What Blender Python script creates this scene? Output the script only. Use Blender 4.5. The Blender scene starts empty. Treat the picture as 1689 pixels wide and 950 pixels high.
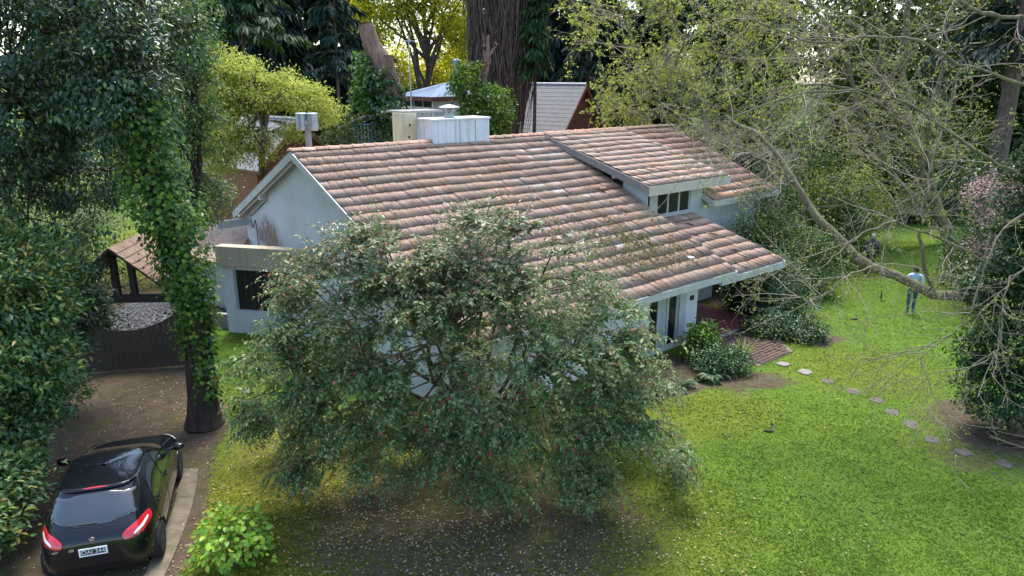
import bpy, math
import numpy as np
from math import sin, cos, tan, radians, pi, sqrt, atan2
from mathutils import Vector, Matrix, Quaternion

S = bpy.context.scene
COL = S.collection
# ------------------------------------------------------------------ camera
FPX, CXP, CYP, PITCH, CAMH = 1185.0, 844.5, 475.0, radians(16.4), 7.8
cam_d = bpy.data.cameras.new('camera')
cam_d.sensor_width = 36.0
cam_d.lens = 36.0 * FPX / 1689.0
cam_d.clip_start, cam_d.clip_end = 0.1, 3000.0
cam = bpy.data.objects.new('camera', cam_d)
cam.location = (0, 0, CAMH)
cam.rotation_euler = (pi / 2 - PITCH, 0, 0)
COL.objects.link(cam)
S.camera = cam
# ------------------------------------------------------------------ sky, sun, exposure
SUN_AZ, SUN_EL = radians(4), radians(70)
world = bpy.data.worlds.new('World')
S.world = world
world.use_nodes = True
wn = world.node_tree
wn.nodes.clear()
sky = wn.nodes.new('ShaderNodeTexSky')
sky.sky_type = 'NISHITA'
sky.sun_disc = False
sky.sun_elevation, sky.sun_rotation = SUN_EL, SUN_AZ
sky.air_density, sky.dust_density, sky.ozone_density = 1.0, 1.5, 1.0
bg = wn.nodes.new('ShaderNodeBackground')
bg.inputs[1].default_value = 0.15
wo = wn.nodes.new('ShaderNodeOutputWorld')
wn.links.new(sky.outputs[0], bg.inputs[0])
wn.links.new(bg.outputs[0], wo.inputs[0])
sun_d = bpy.data.lights.new('sun', 'SUN')
sun_d.energy, sun_d.angle, sun_d.color = 2.0, radians(22.0), (1.0, 0.95, 0.87)
sun = bpy.data.objects.new('sun', sun_d)
sv = Vector((cos(SUN_EL) * sin(SUN_AZ), cos(SUN_EL) * cos(SUN_AZ), sin(SUN_EL)))
sun.rotation_euler = sv.to_track_quat('Z', 'Y').to_euler()
sun.location = sv * 60
COL.objects.link(sun)
S.view_settings.view_transform = 'Standard'
S.view_settings.look = 'None'
S.view_settings.gamma = 1.0
S.view_settings.exposure = 1.6
S.view_settings.use_curve_mapping = False
S.cycles.max_bounces = 8
S.cycles.transparent_max_bounces = 8
S.cycles.caustics_reflective = False
S.cycles.caustics_refractive = False

# ------------------------------------------------------------------ placing helpers
def ray(x, y):
    a, b = (x - CXP) / FPX, -(y - CYP) / FPX
    return np.array([a, cos(PITCH) + b * sin(PITCH), -sin(PITCH) + b * cos(PITCH)])
CAMP = np.array([0, 0, CAMH])
def at(x, y, Y):
    r = ray(x, y)
    return CAMP + r * (Y / r[1])
def gnd(x, y, z=0.0):
    r = ray(x, y)
    return CAMP + r * ((z - CAMH) / r[2])
def topix(P):
    d = np.asarray(P, float) - CAMP
    z = d[..., 1] * cos(PITCH) - d[..., 2] * sin(PITCH)
    u = d[..., 1] * sin(PITCH) + d[..., 2] * cos(PITCH)
    return CXP + FPX * d[..., 0] / z, CYP - FPX * u / z
def rng_(s):
    return np.random.default_rng(s)
def norm(v):
    v = np.asarray(v, float)
    return v / np.maximum(np.linalg.norm(v, axis=-1, keepdims=True), 1e-9)

# ------------------------------------------------------------------ object helpers
def tag(o, label=None, cat=None, group=None, kind=None):
    if label: o['label'] = label
    if cat: o['category'] = cat
    if group: o['group'] = group
    if kind: o['kind'] = kind
    return o
def link(name, me, mat=None, parent=None, loc=None, rot=None):
    o = bpy.data.objects.new(name, me)
    COL.objects.link(o)
    if mat is not None and me is not None and len(me.materials) == 0:
        for m in (mat if isinstance(mat, (list, tuple)) else [mat]):
            me.materials.append(m)
    if parent is not None: o.parent = parent
    if loc is not None: o.location = [float(c) for c in loc]
    if rot is not None: o.rotation_euler = rot
    return o
def empty(name, loc=(0, 0, 0), rz=0.0, label=None, cat=None, group=None):
    o = bpy.data.objects.new(name, None)
    o.empty_display_size = 0.2
    COL.objects.link(o)
    o.location = [float(c) for c in loc]
    o.rotation_euler = (0, 0, rz)
    return tag(o, label, cat, group)
def fast_mesh(name, V, F, smooth=False):
    V = np.ascontiguousarray(V, dtype=np.float32).reshape(-1, 3)
    F = np.ascontiguousarray(F, dtype=np.int32)
    n, k = F.shape
    me = bpy.data.meshes.new(name)
    me.vertices.add(len(V)); me.vertices.foreach_set('co', V.ravel())
    me.loops.add(n * k); me.loops.foreach_set('vertex_index', F.ravel())
    me.polygons.add(n)
    me.polygons.foreach_set('loop_start', np.arange(0, n * k, k, dtype=np.int32))
    me.polygons.foreach_set('loop_total', np.full(n, k, dtype=np.int32))
    if smooth: me.polygons.foreach_set('use_smooth', np.ones(n, dtype=bool))
    me.update(calc_edges=True)
    return me

class MB:
    def __init__(s):
        s.v, s.f, s.m = [], [], []
    def add(s, vs, fs, mi=0):
        o = len(s.v)
        s.v += [tuple(float(c) for c in p) for p in vs]
        s.f += [tuple(o + i for i in f) for f in fs]
        s.m += [mi] * len(fs)
        return s
    def box(s, x0, x1, y0, y1, z0, z1, mi=0):
        return s.add([(x0,y0,z0),(x1,y0,z0),(x1,y1,z0),(x0,y1,z0),(x0,y0,z1),(x1,y0,z1),(x1,y1,z1),(x0,y1,z1)],
                     [(0,3,2,1),(4,5,6,7),(0,1,5,4),(1,2,6,5),(2,3,7,6),(3,0,4,7)], mi)
    def cbox(s, x0, x1, y0, y1, z0, z1, c=0.01, mi=0):
        # box with chamfered vertical + top edges
        vs, fs = [], []
        for z, k in ((z0, 0), (z1 - c, 0), (z1, c)):
            for (x, y) in ((x0+c+k,y0+k),(x1-c-k,y0+k),(x1-k,y0+c+k),(x1-k,y1-c-k),(x1-c-k,y1-k),(x0+c+k,y1-k),(x0+k,y1-c-k),(x0+k,y0+c+k)):
                vs.append((x, y, z))
        for l in range(2):
            for i in range(8):
                j = (i + 1) % 8
                fs.append((l*8+i, l*8+j, l*8+8+j, l*8+8+i))
        fs.append(tuple(range(16, 24))); fs.append(tuple(range(7, -1, -1)))
        return s.add(vs, fs, mi)
    def hexa(s, p, mi=0):     # 4 bottom points, 4 top points
        return s.add(p, [(0,3,2,1),(4,5,6,7),(0,1,5,4),(1,2,6,5),(2,3,7,6),(3,0,4,7)], mi)
    def prism(s, poly, axis, a, b, mi=0):   # poly in the two other axes, extruded along axis
        n = len(poly)
        def P(u, w, t):
            return {0: (t, u, w), 1: (u, t, w), 2: (u, w, t)}[axis]
        vs = [P(u, w, a) for u, w in poly] + [P(u, w, b) for u, w in poly]
        fs = [tuple(range(n))[::-1], tuple(range(n, 2*n))] + [(i, (i+1) % n, n+(i+1) % n, n+i) for i in range(n)]
        return s.add(vs, fs, mi)
    def tube(s, path, rad, k=8, mi=0, cap=True):
        path = np.asarray(path, float)
        rad = np.broadcast_to(np.asarray(rad, float), (len(path),))
        V, F = tubes_np(path[None], rad[None], k)
        fs = [tuple(f) for f in F]
        if cap:
            n = len(path)
            fs += [tuple(range(k))[::-1], tuple(range((n-1)*k, n*k))]
        return s.add(V, fs, mi)
    def lathe(s, prof, k=16, c=(0, 0, 0), mi=0):
        vs, fs = [], []
        for r, z in prof:
            for i in range(k):
                a = 2 * pi * i / k
                vs.append((c[0] + r*cos(a), c[1] + r*sin(a), c[2] + z))
        for l in range(len(prof) - 1):
            for i in range(k):
                j = (i+1) % k
                fs.append((l*k+i, l*k+j, (l+1)*k+j, (l+1)*k+i))
        fs += [tuple(range(k))[::-1], tuple(range((len(prof)-1)*k, len(prof)*k))]
        return s.add(vs, fs, mi)
    def mesh(s, name, smooth=False):
        me = bpy.data.meshes.new(name)
        me.from_pydata(s.v, [], s.f)
        if any(s.m): me.polygons.foreach_set('material_index', s.m)
        if smooth: me.polygons.foreach_set('use_smooth', [True] * len(s.f))
        me.update()
        return me
    def build(s, name, mat, parent=None, loc=None, rot=None, smooth=False):
        me = s.mesh(name, smooth)
        return link(name, me, mat, parent, loc, rot)

# ------------------------------------------------------------------ vectorised geometry
def tubes_np(P, R, k=4):
    """P (T,S,3) paths, R (T,S) radii -> quads"""
    T, n, _ = P.shape
    t = np.gradient(P, axis=1)
    t = norm(t)
    ref = np.where(np.abs(t[..., 2:3]) > 0.9, np.array([1.0, 0, 0]), np.array([0, 0, 1.0]))
    ref[:] = ref[:, :1]
    a = norm(np.cross(t, ref)); b = np.cross(t, a)
    ang = np.arange(k) * 2 * pi / k
    V = P[:, :, None, :] + R[:, :, None, None] * (np.cos(ang)[None, None, :, None] * a[:, :, None, :] + np.sin(ang)[None, None, :, None] * b[:, :, None, :])
    idx = np.arange(T * n * k).reshape(T, n, k)
    i0, i1 = idx[:, :-1], idx[:, 1:]
    F = np.stack([i0, np.roll(i0, -1, 2), np.roll(i1, -1, 2), i1], -1).reshape(-1, 4)
    return V.reshape(-1, 3), F
def bez(p0, p1, p2, n):
    t = np.linspace(0, 1, n)[None, :, None]
    p0, p1, p2 = [np.asarray(p, float).reshape(-1, 1, 3) for p in (p0, p1, p2)]
    return (1-t)**2 * p0 + 2*t*(1-t) * p1 + t**2 * p2
def polycurve(pts, n):
    pts = np.asarray(pts, float)
    m = len(pts)
    t = np.linspace(0, m - 1, n)
    out = []
    for tt in t:
        i = min(int(tt), m - 2); u = tt - i
        p0, p1, p2, p3 = pts[max(i-1, 0)], pts[i], pts[i+1], pts[min(i+2, m-1)]
        out.append(0.5*((2*p1)+(-p0+p2)*u+(2*p0-5*p1+4*p2-p3)*u*u+(-p0+3*p1-3*p2+p3)*u**3))
    return np.array(out)
class Geo:
    """collects uniform quads/tris fast"""
    def __init__(s): s.V, s.F, s.o = [], [], 0
    def add(s, V, F):
        s.V.append(np.asarray(V)); s.F.append(np.asarray(F) + s.o); s.o += len(V)
    def mesh(s, name, smooth=False):
        return fast_mesh(name, np.concatenate(s.V), np.concatenate(s.F), smooth)
def rdir(rng, n):
    return norm(rng.normal(size=(n, 3)))
def leaves_np(P, D, N, L, W, fold=0.18, droop=0.12):
    """rhombic leaves folded on the midrib: 4 verts, 2 tris"""
    D = norm(D); Sd = norm(np.cross(D, N)); N = np.cross(Sd, D)
    L = np.broadcast_to(np.asarray(L, float), (len(P),))[:, None]
    W = np.broadcast_to(np.asarray(W, float), (len(P),))[:, None]
    mid = P + D * L * 0.45
    tip = P + D * L - N * L * droop
    l = mid + Sd * W * 0.5 + N * W * fold
    r = mid - Sd * W * 0.5 + N * W * fold
    V = np.stack([P, r, tip, l], 1).reshape(-1, 3)
    i = np.arange(len(P))[:, None] * 4
    F = np.concatenate([i + [[0, 1, 2]], i + [[0, 2, 3]]], 1).reshape(-1, 3)
    return V, F
def spawn(rng, P, n_per, length, angle, wiggle=0.12, grav=0.0, nseg=5, lo=0.15, r0=0.4, upbias=0.0):
    """children twigs along parent paths P (T,S,3)"""
    T, n, _ = P.shape
    par = np.repeat(np.arange(T), n_per)
    u = rng.uniform(lo, 1.0, len(par)) * (n - 1)
    i = np.minimum(u.astype(int), n - 2); fr = (u - i)[:, None]
    base = P[par, i] * (1 - fr) + P[par, i + 1] * fr
    tan_ = norm(P[par, i + 1] - P[par, i])
    side = norm(np.cross(tan_, rdir(rng, len(par))))
    ang = rng.normal(angle, 0.2, len(par))[:, None]
    d = norm(tan_ * np.cos(ang) + side * np.sin(ang) + np.array([0, 0, upbias]))
    ln = rng.uniform(length[0], length[1], len(par))
    pts = [base]
    for k in range(nseg - 1):
        d = norm(d + rdir(rng, len(par)) * wiggle + np.array([0, 0, grav]))
        pts.append(pts[-1] + d * (ln / (nseg - 1))[:, None])
    return np.stack(pts, 1), u / (n - 1), par
def taper(T, n, r0, r1):
    r0 = np.broadcast_to(np.asarray(r0, float), (T,))[:, None]
    r1 = np.broadcast_to(np.asarray(r1, float), (T,))[:, None]
    t = np.linspace(0, 1, n)[None]
    return r0 * (1 - t) + r1 * t

# ------------------------------------------------------------------ materials
def new_mat(name):
    m = bpy.data.materials.new(name)
    m.use_nodes = True
    nt = m.node_tree
    b = nt.nodes['Principled BSDF']
    return m, nt, b
def N_(nt, t, **kw):
    n = nt.nodes.new(t)
    for k, v in kw.items(): setattr(n, k, v)
    return n
def ramp(nt, fac, stops):
    r = N_(nt, 'ShaderNodeValToRGB')
    e = r.color_ramp.elements
    while len(e) < len(stops): e.new(0.5)
    for el, (p, c) in zip(e, stops):
        el.position = p; el.color = (c[0], c[1], c[2], 1)
    nt.links.new(fac, r.inputs[0])
    return r.outputs[0]
def mixc(nt, fac, a, b, mode='MIX'):
    n = N_(nt, 'ShaderNodeMix', data_type='RGBA', blend_type=mode)
    if isinstance(fac, (int, float)): n.inputs[0].default_value = fac
    else: nt.links.new(fac, n.inputs[0])
    for i, c in ((6, a), (7, b)):
        if isinstance(c, tuple): n.inputs[i].default_value = (*c, 1)
        else: nt.links.new(c, n.inputs[i])
    return n.outputs[2]
def noise(nt, vec, scale, detail=4.0, rough=0.6):
    n = N_(nt, 'ShaderNodeTexNoise')
    n.inputs['Scale'].default_value = scale
    n.inputs['Detail'].default_value = detail
    n.inputs['Roughness'].default_value = rough
    if vec is not None: nt.links.new(vec, n.inputs['Vector'])
    return n.outputs[0]
def maprange(nt, v, a, b, c=0.0, d=1.0):
    n = N_(nt, 'ShaderNodeMapRange')
    nt.links.new(v, n.inputs[0])
    for i, x in enumerate((a, b, c, d)): n.inputs[1 + i].default_value = x
    return n.outputs[0]
def math_(nt, op, a, b=None):
    n = N_(nt, 'ShaderNodeMath', operation=op)
    for i, x in enumerate((a, b)):
        if x is None: continue
        if isinstance(x, (int, float)): n.inputs[i].default_value = x
        else: nt.links.new(x, n.inputs[i])
    return n.outputs[0]
def bump(nt, b, h, strength=0.4, dist=0.02):
    n = N_(nt, 'ShaderNodeBump')
    n.inputs['Strength'].default_value = strength
    n.inputs['Distance'].default_value = dist
    nt.links.new(h, n.inputs['Height'])
    nt.links.new(n.outputs[0], b.inputs['Normal'])
def wpos(nt):
    return N_(nt, 'ShaderNodeNewGeometry').outputs['Position']
def opos(nt):
    return N_(nt, 'ShaderNodeTexCoord').outputs['Object']
def rnd(nt):
    g = N_(nt, 'ShaderNodeNewGeometry'); o = N_(nt, 'ShaderNodeObjectInfo')
    return math_(nt, 'FRACT', math_(nt, 'ADD', g.outputs['Random Per Island'], o.outputs['Random']))
def plain(name, c, rough=0.7, var=0.25, scale=6.0, metal=0.0, bmp=0.25, c2=None, coord='o', spec=0.5):
    m, nt, b = new_mat(name)
    v = opos(nt) if coord == 'o' else wpos(nt)
    f = noise(nt, v, scale, 6, 0.65)
    c2 = c2 or tuple(x * (1 - var) for x in c)
    col = ramp(nt, f, [(0.3, c2), (0.68, c)])
    nt.links.new(col, b.inputs['Base Color'])
    b.inputs['Roughness'].default_value = rough
    b.inputs['Metallic'].default_value = metal
    b.inputs['Specular IOR Level'].default_value = spec
    if bmp: bump(nt, b, noise(nt, v, scale * 6, 3), bmp, 0.01)
    return m
def leafmat(name, stops, rough=0.5, trans=0.3, spec=0.4, clump=0.5, cscale=0.8, tcol=None, dark=0.5):
    """per-leaf colour from a ramp, slow variation through the plant, light passing through"""
    m, nt, b = new_mat(name)
    r = rnd(nt)
    col = ramp(nt, r, stops)
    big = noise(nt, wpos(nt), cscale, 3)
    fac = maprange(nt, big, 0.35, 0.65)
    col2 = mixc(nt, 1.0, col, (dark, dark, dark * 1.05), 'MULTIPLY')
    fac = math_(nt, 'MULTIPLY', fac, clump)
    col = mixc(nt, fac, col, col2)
    nt.links.new(col, b.inputs['Base Color'])
    b.inputs['Roughness'].default_value = rough
    b.inputs['Specular IOR Level'].default_value = spec
    tr = N_(nt, 'ShaderNodeBsdfTranslucent')
    tc = mixc(nt, 1.0, col, tcol or (1.25, 1.2, 0.55), 'MULTIPLY')
    nt.links.new(tc, tr.inputs[0])
    mx = N_(nt, 'ShaderNodeMixShader')
    mx.inputs[0].default_value = trans
    nt.links.new(b.outputs[0], mx.inputs[1]); nt.links.new(tr.outputs[0], mx.inputs[2])
    nt.links.new(mx.outputs[0], nt.nodes['Material Output'].inputs[0])
    return m
def bark(name, c1, c2, scale=8.0, stretch=0.25):
    m, nt, b = new_mat(name)
    mp = N_(nt, 'ShaderNodeMapping')
    mp.inputs['Scale'].default_value = (1, 1, stretch)
    nt.links.new(wpos(nt), mp.inputs[0])
    f = noise(nt, mp.outputs[0], scale, 6, 0.7)
    nt.links.new(ramp(nt, f, [(0.32, c2), (0.66, c1)]), b.inputs['Base Color'])
    b.inputs['Roughness'].default_value = 0.9
    b.inputs['Specular IOR Level'].default_value = 0.2
    bump(nt, b, f, 0.8, 0.03)
    return m

MT = {}
def tile_mat(name, tone=1.0, grey=0.45, red=0.0):
    m, nt, b = new_mat(name)
    r = rnd(nt); p = wpos(nt)
    col = ramp(nt, r, [(0.0, (0.305, 0.180, 0.122)), (0.3, (0.335, 0.205, 0.142)), (0.65, (0.36, 0.225, 0.158)), (0.92, (0.385, 0.255, 0.19)), (1.0, (0.45, 0.33, 0.26))])
    lich = maprange(nt, noise(nt, p, 1.1, 7, 0.7), 0.36, 0.60, 0.0, grey)
    col = mixc(nt, lich, col, (0.36, 0.29, 0.235))
    # slow dark growth (lichen crusts) with their own outline
    dk = maprange(nt, noise(nt, p, 2.6, 8, 0.75), 0.47, 0.64, 0.0, 0.62)
    col = mixc(nt, dk, col, (0.155, 0.125, 0.095))
    mo = maprange(nt, noise(nt, p, 0.55, 7, 0.7), 0.54, 0.66, 0.0, 0.5)
    col = mixc(nt, mo, col, (0.20, 0.185, 0.12))
    fine = maprange(nt, noise(nt, p, 38, 4, 0.7), 0.35, 0.7, 0.72, 1.12)
    fm = N_(nt, 'ShaderNodeCombineColor')
    for i in range(3): nt.links.new(fine, fm.inputs[i])
    col = mixc(nt, 1.0, col, fm.outputs[0], 'MULTIPLY')
    if tone != 1.0: col = mixc(nt, 1.0, col, (tone * 1.02, tone * 0.975 * (1 - red), tone * 0.94 * (1 - red)), 'MULTIPLY')
    nt.links.new(col, b.inputs['Base Color'])
    b.inputs['Roughness'].default_value = 0.85
    b.inputs['Specular IOR Level'].default_value = 0.25
    bump(nt, b, noise(nt, p, 60, 3), 0.35, 0.01)
    return m
def wall_mat(name, c, stain=(0.25, 0.2, 0.13), amount=0.5, drips=True):
    m, nt, b = new_mat(name)
    p = wpos(nt)
    base = ramp(nt, noise(nt, p, 1.6, 5), [(0.3, tuple(x * 0.88 for x in c)), (0.7, c)])
    mp = N_(nt, 'ShaderNodeMapping')
    mp.inputs['Scale'].default_value = (7, 7, 0.5)
    nt.links.new(p, mp.inputs[0])
    d = maprange(nt, noise(nt, mp.outputs[0], 1.0, 4, 0.6), 0.52, 0.75, 0.0, amount if drips else 0.0)
    g = maprange(nt, noise(nt, p, 0.9, 6, 0.7), 0.56, 0.72, 0.0, amount)
    col = mixc(nt, d, base, tuple(x * 0.35 for x in c))
    col = mixc(nt, g, col, stain)
    nt.links.new(col, b.inputs['Base Color'])
    b.inputs['Roughness'].default_value = 0.85
    b.inputs['Specular IOR Level'].default_value = 0.25
    bump(nt, b, noise(nt, p, 30, 4), 0.25, 0.01)
    return m
def glass_mat(name, c=(0.015, 0.02, 0.022), rough=0.05):
    m, nt, b = new_mat(name)
    b.inputs['Base Color'].default_value = (*c, 1)
    b.inputs['Roughness'].default_value = rough
    b.inputs['Specular IOR Level'].default_value = 0.6
    bump(nt, b, noise(nt, opos(nt), 1.5, 1), 0.03, 0.02)
    return m
MT['tile'] = tile_mat('roof_tile', 1.27, 0.7, 0.0)
MT['tile_dull'] = tile_mat('shingle_dull', 0.85, 0.7)
MT['tile_pale'] = tile_mat('roof_tile_bleached', 1.55, 0.95)
MT['tile_red'] = tile_mat('roof_tile_red', 1.6, 0.3, 0.06)
MT['ridge'] = tile_mat('ridge_tile', 1.4, 0.3)
MT['white'] = wall_mat('white_wall', (0.70, 0.72, 0.72), (0.36, 0.35, 0.30), amount=0.28)
MT['chim'] = wall_mat('chimney_render', (0.80, 0.80, 0.80), (0.3, 0.28, 0.25), 0.65)
MT['yellow'] = wall_mat('yellowed_render', (0.66, 0.60, 0.40), (0.30, 0.27, 0.16), 0.6)
MT['ledge'] = wall_mat('ledge_render', (0.50, 0.44, 0.33), (0.28, 0.16, 0.07), 0.7)  # rust stained; its tan tone also puts shade into the ledge colour
MT['trim'] = plain('painted_trim', (0.55, 0.55, 0.51), 0.6, 0.2, 3)
MT['cream'] = plain('cream_fascia', (0.58, 0.53, 0.42), 0.7, 0.2, 3)
MT['greyboard'] = plain('weathered_board', (0.27, 0.245, 0.225), 0.8, 0.35, 6)
MT['soffit'] = plain('soffit_board', (0.50, 0.52, 0.50), 0.7, 0.2, 3)
MT['glass'] = glass_mat('window_glass')
MT['curtain'] = plain('pale_curtain', (0.42, 0.47, 0.46), 0.9, 0.2, 5)
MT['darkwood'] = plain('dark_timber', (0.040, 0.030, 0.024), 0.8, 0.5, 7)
MT['plankwood'] = plain('weathered_plank', (0.085, 0.068, 0.052), 0.9, 0.45, 9)
MT['clap'] = plain('red_clapboard', (0.17, 0.052, 0.032), 0.7, 0.35, 5)
MT['clap2'] = plain('brown_clapboard', (0.26, 0.10, 0.055), 0.7, 0.35, 5)
MT['slate'] = plain('grey_slate', (0.21, 0.20, 0.195), 0.7, 0.3, 4, c2=(0.15, 0.145, 0.14))
MT['bluemetal'] = plain('blue_sheet_metal', (0.20, 0.27, 0.38), 0.55, 0.15, 2, metal=0.0, spec=0.3)
MT['bluepaint'] = plain('blue_paint', (0.16, 0.26, 0.42), 0.6, 0.2, 4)
MT['galv'] = plain('galvanised_metal', (0.48, 0.50, 0.52), 0.45, 0.25, 6, metal=0.5)
MT['concrete'] = plain('concrete', (0.33, 0.32, 0.30), 0.9, 0.3, 5)
MT['stone'] = plain('paving_stone', (0.145, 0.125, 0.105), 0.9, 0.4, 7, coord='w')
MT['brick'] = plain('old_brick', (0.14, 0.085, 0.065), 0.9, 0.55, 9, coord='w')
MT['looseb'] = plain('loose_brick', (0.25, 0.15, 0.11), 0.9, 0.4, 9)
MT['redfloor'] = plain('red_floor_tile', (0.32, 0.085, 0.08), 0.4, 0.3, 4, coord='w')
MT['terracotta'] = plain('terracotta', (0.33, 0.12, 0.07), 0.8, 0.3, 5)
MT['black'] = plain('black_plastic', (0.012, 0.012, 0.012), 0.5, 0.2, 5)
MT['interior'] = plain('dark_interior', (0.010, 0.009, 0.008), 0.9, 0.3, 3)
MT['gravel'] = plain('gravel', (0.15, 0.15, 0.155), 0.9, 0.4, 20, coord='w')
MT['bark'] = bark('bark_grey_brown', (0.16, 0.125, 0.095), (0.05, 0.038, 0.03))
MT['bark_dark'] = bark('bark_dark', (0.085, 0.062, 0.048), (0.025, 0.018, 0.014))
MT['bark_red'] = bark('bark_reddish', (0.27, 0.18, 0.145), (0.10, 0.065, 0.052), 7)
MT['bark_mossy'] = bark('bark_mossy', (0.24, 0.21, 0.14), (0.075, 0.065, 0.038), 9)
MT['twig'] = bark('pale_twig', (0.40, 0.35, 0.27), (0.15, 0.125, 0.09), 14, 1.0)
MT['vine'] = bark('brown_vine', (0.185, 0.135, 0.115), (0.05, 0.036, 0.031), 10, 0.4)
MT['cutwood'] = plain('cut_wood', (0.55, 0.40, 0.25), 0.8, 0.25, 10)

g_ = lambda *s: [(p, c) for p, c in s]
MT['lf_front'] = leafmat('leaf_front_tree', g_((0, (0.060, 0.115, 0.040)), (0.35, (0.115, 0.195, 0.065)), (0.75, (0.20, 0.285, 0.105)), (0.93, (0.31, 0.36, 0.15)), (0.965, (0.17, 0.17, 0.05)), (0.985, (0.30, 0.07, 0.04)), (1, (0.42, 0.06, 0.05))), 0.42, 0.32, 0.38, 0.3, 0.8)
MT['lf_front_top'] = leafmat('leaf_front_tree_top', g_((0, (0.07, 0.12, 0.055)), (0.45, (0.12, 0.18, 0.08)), (0.72, (0.19, 0.22, 0.09)), (0.88, (0.30, 0.20, 0.10)), (1, (0.34, 0.16, 0.09))), 0.38, 0.25, 0.55, 0.3, 0.8)
MT['lf_dark'] = leafmat('leaf_dark_evergreen', g_((0, (0.028, 0.068, 0.042)), (0.5, (0.050, 0.105, 0.058)), (0.82, (0.085, 0.155, 0.065)), (1, (0.20, 0.28, 0.05))), 0.35, 0.22, 0.5, 0.5, 0.7)
MT['lf_hedge'] = leafmat('leaf_hedge', g_((0, (0.055, 0.13, 0.055)), (0.5, (0.095, 0.19, 0.07)), (0.75, (0.16, 0.27, 0.065)), (0.92, (0.32, 0.36, 0.07)), (1, (0.40, 0.27, 0.08))), 0.4, 0.28, 0.45, 0.4, 0.9)
MT['lf_ivy'] = leafmat('leaf_ivy', g_((0, (0.03, 0.09, 0.02)), (0.4, (0.07, 0.17, 0.025)), (0.75, (0.14, 0.27, 0.03)), (0.93, (0.27, 0.40, 0.05)), (1, (0.22, 0.17, 0.06))), 0.4, 0.4, 0.4, 0.5, 1.4, dark=0.45)
MT['lf_ivydark'] = leafmat('leaf_ivy_dark', g_((0, (0.014, 0.045, 0.014)), (0.6, (0.03, 0.085, 0.02)), (1, (0.09, 0.17, 0.03))), 0.38, 0.22, 0.45, 0.4, 1.4)
MT['lf_yellow'] = leafmat('leaf_spring_yellow', g_((0, (0.22, 0.29, 0.05)), (0.5, (0.34, 0.40, 0.085)), (1, (0.50, 0.52, 0.18))), 0.55, 0.55, 0.3, 0.25, 0.6, tcol=(1.4, 1.35, 0.8))
MT['lf_gold'] = leafmat('leaf_golden', g_((0, (0.26, 0.29, 0.03)), (0.5, (0.42, 0.43, 0.05)), (1, (0.60, 0.60, 0.11))), 0.55, 0.7, 0.3, 0.1, 0.4, tcol=(1.6, 1.5, 0.6))
MT['lf_conifer'] = leafmat('needle_dark', g_((0, (0.012, 0.033, 0.026)), (0.6, (0.024, 0.058, 0.042)), (1, (0.045, 0.09, 0.058))), 0.6, 0.12, 0.25, 0.4, 0.35)
MT['lf_cypress'] = leafmat('needle_cypress', g_((0, (0.020, 0.055, 0.025)), (0.6, (0.045, 0.10, 0.035)), (1, (0.09, 0.16, 0.05))), 0.6, 0.15, 0.25, 0.4, 0.5)
MT['lf_sparse'] = leafmat('leaf_spring_pale', g_((0, (0.19, 0.24, 0.045)), (0.5, (0.29, 0.33, 0.08)), (1, (0.40, 0.42, 0.15))), 0.55, 0.4, 0.3, 0.3, 0.6)
MT['lf_shrub'] = leafmat('leaf_shrub', g_((0, (0.035, 0.085, 0.025)), (0.6, (0.075, 0.15, 0.035)), (1, (0.16, 0.24, 0.05))), 0.5, 0.3, 0.35, 0.45, 0.8)
MT['lf_lime'] = leafmat('leaf_lime', g_((0, (0.07, 0.17, 0.02)), (0.4, (0.16, 0.33, 0.025)), (0.8, (0.27, 0.45, 0.035)), (1, (0.38, 0.50, 0.05))), 0.42, 0.32, 0.4, 0.2, 2.0)
MT['lf_bed'] = leafmat('leaf_bed', g_((0, (0.018, 0.055, 0.02)), (0.6, (0.035, 0.10, 0.03)), (1, (0.08, 0.17, 0.045))), 0.4, 0.22, 0.45, 0.3, 2.0)
MT['lf_wood'] = leafmat('leaf_woodland', g_((0, (0.035, 0.065, 0.022)), (0.6, (0.075, 0.11, 0.035)), (1, (0.16, 0.18, 0.06))), 0.6, 0.3, 0.25, 0.5, 0.25)
MT['lf_pink'] = leafmat('blossom_pink', g_((0, (0.50, 0.28, 0.30)), (0.45, (0.60, 0.40, 0.42)), (0.7, (0.66, 0.52, 0.52)), (0.72, (0.13, 0.18, 0.06)), (1, (0.16, 0.2, 0.07))), 0.6, 0.35, 0.2, 0.2, 1.5, tcol=(1.1, 0.9, 0.9))
MT['lf_litter'] = leafmat('fallen_leaf', g_((0, (0.26, 0.17, 0.10)), (0.3, (0.42, 0.30, 0.18)), (0.7, (0.58, 0.46, 0.29)), (0.85, (0.36, 0.17, 0.10)), (1, (0.55, 0.47, 0.24))), 0.7, 0.1, 0.2, 0.1, 1.0)
MT['lf_drylitter'] = leafmat('dry_litter', g_((0, (0.12, 0.08, 0.05)), (0.6, (0.24, 0.16, 0.09)), (1, (0.38, 0.29, 0.17))), 0.8, 0.05, 0.2, 0.1, 1.0)
MT['grass'] = leafmat('grass_blade', g_((0, (0.095, 0.165, 0.024)), (0.6, (0.120, 0.200, 0.028)), (1, (0.17, 0.235, 0.045))), 0.6, 0.6, 0.1, 0.3, 0.9, tcol=(1.25, 1.25, 0.5), dark=0.72)
MT['lf_weed'] = leafmat('leaf_weed', g_((0, (0.07, 0.15, 0.03)), (0.6, (0.12, 0.22, 0.05)), (1, (0.18, 0.28, 0.09))), 0.6, 0.3, 0.2, 0.2, 1.0)
MT['moss'] = leafmat('roof_moss', g_((0, (0.10, 0.12, 0.03)), (0.5, (0.19, 0.20, 0.06)), (1, (0.30, 0.26, 0.14))), 0.8, 0.15, 0.2, 0.3, 2.0)
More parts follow.
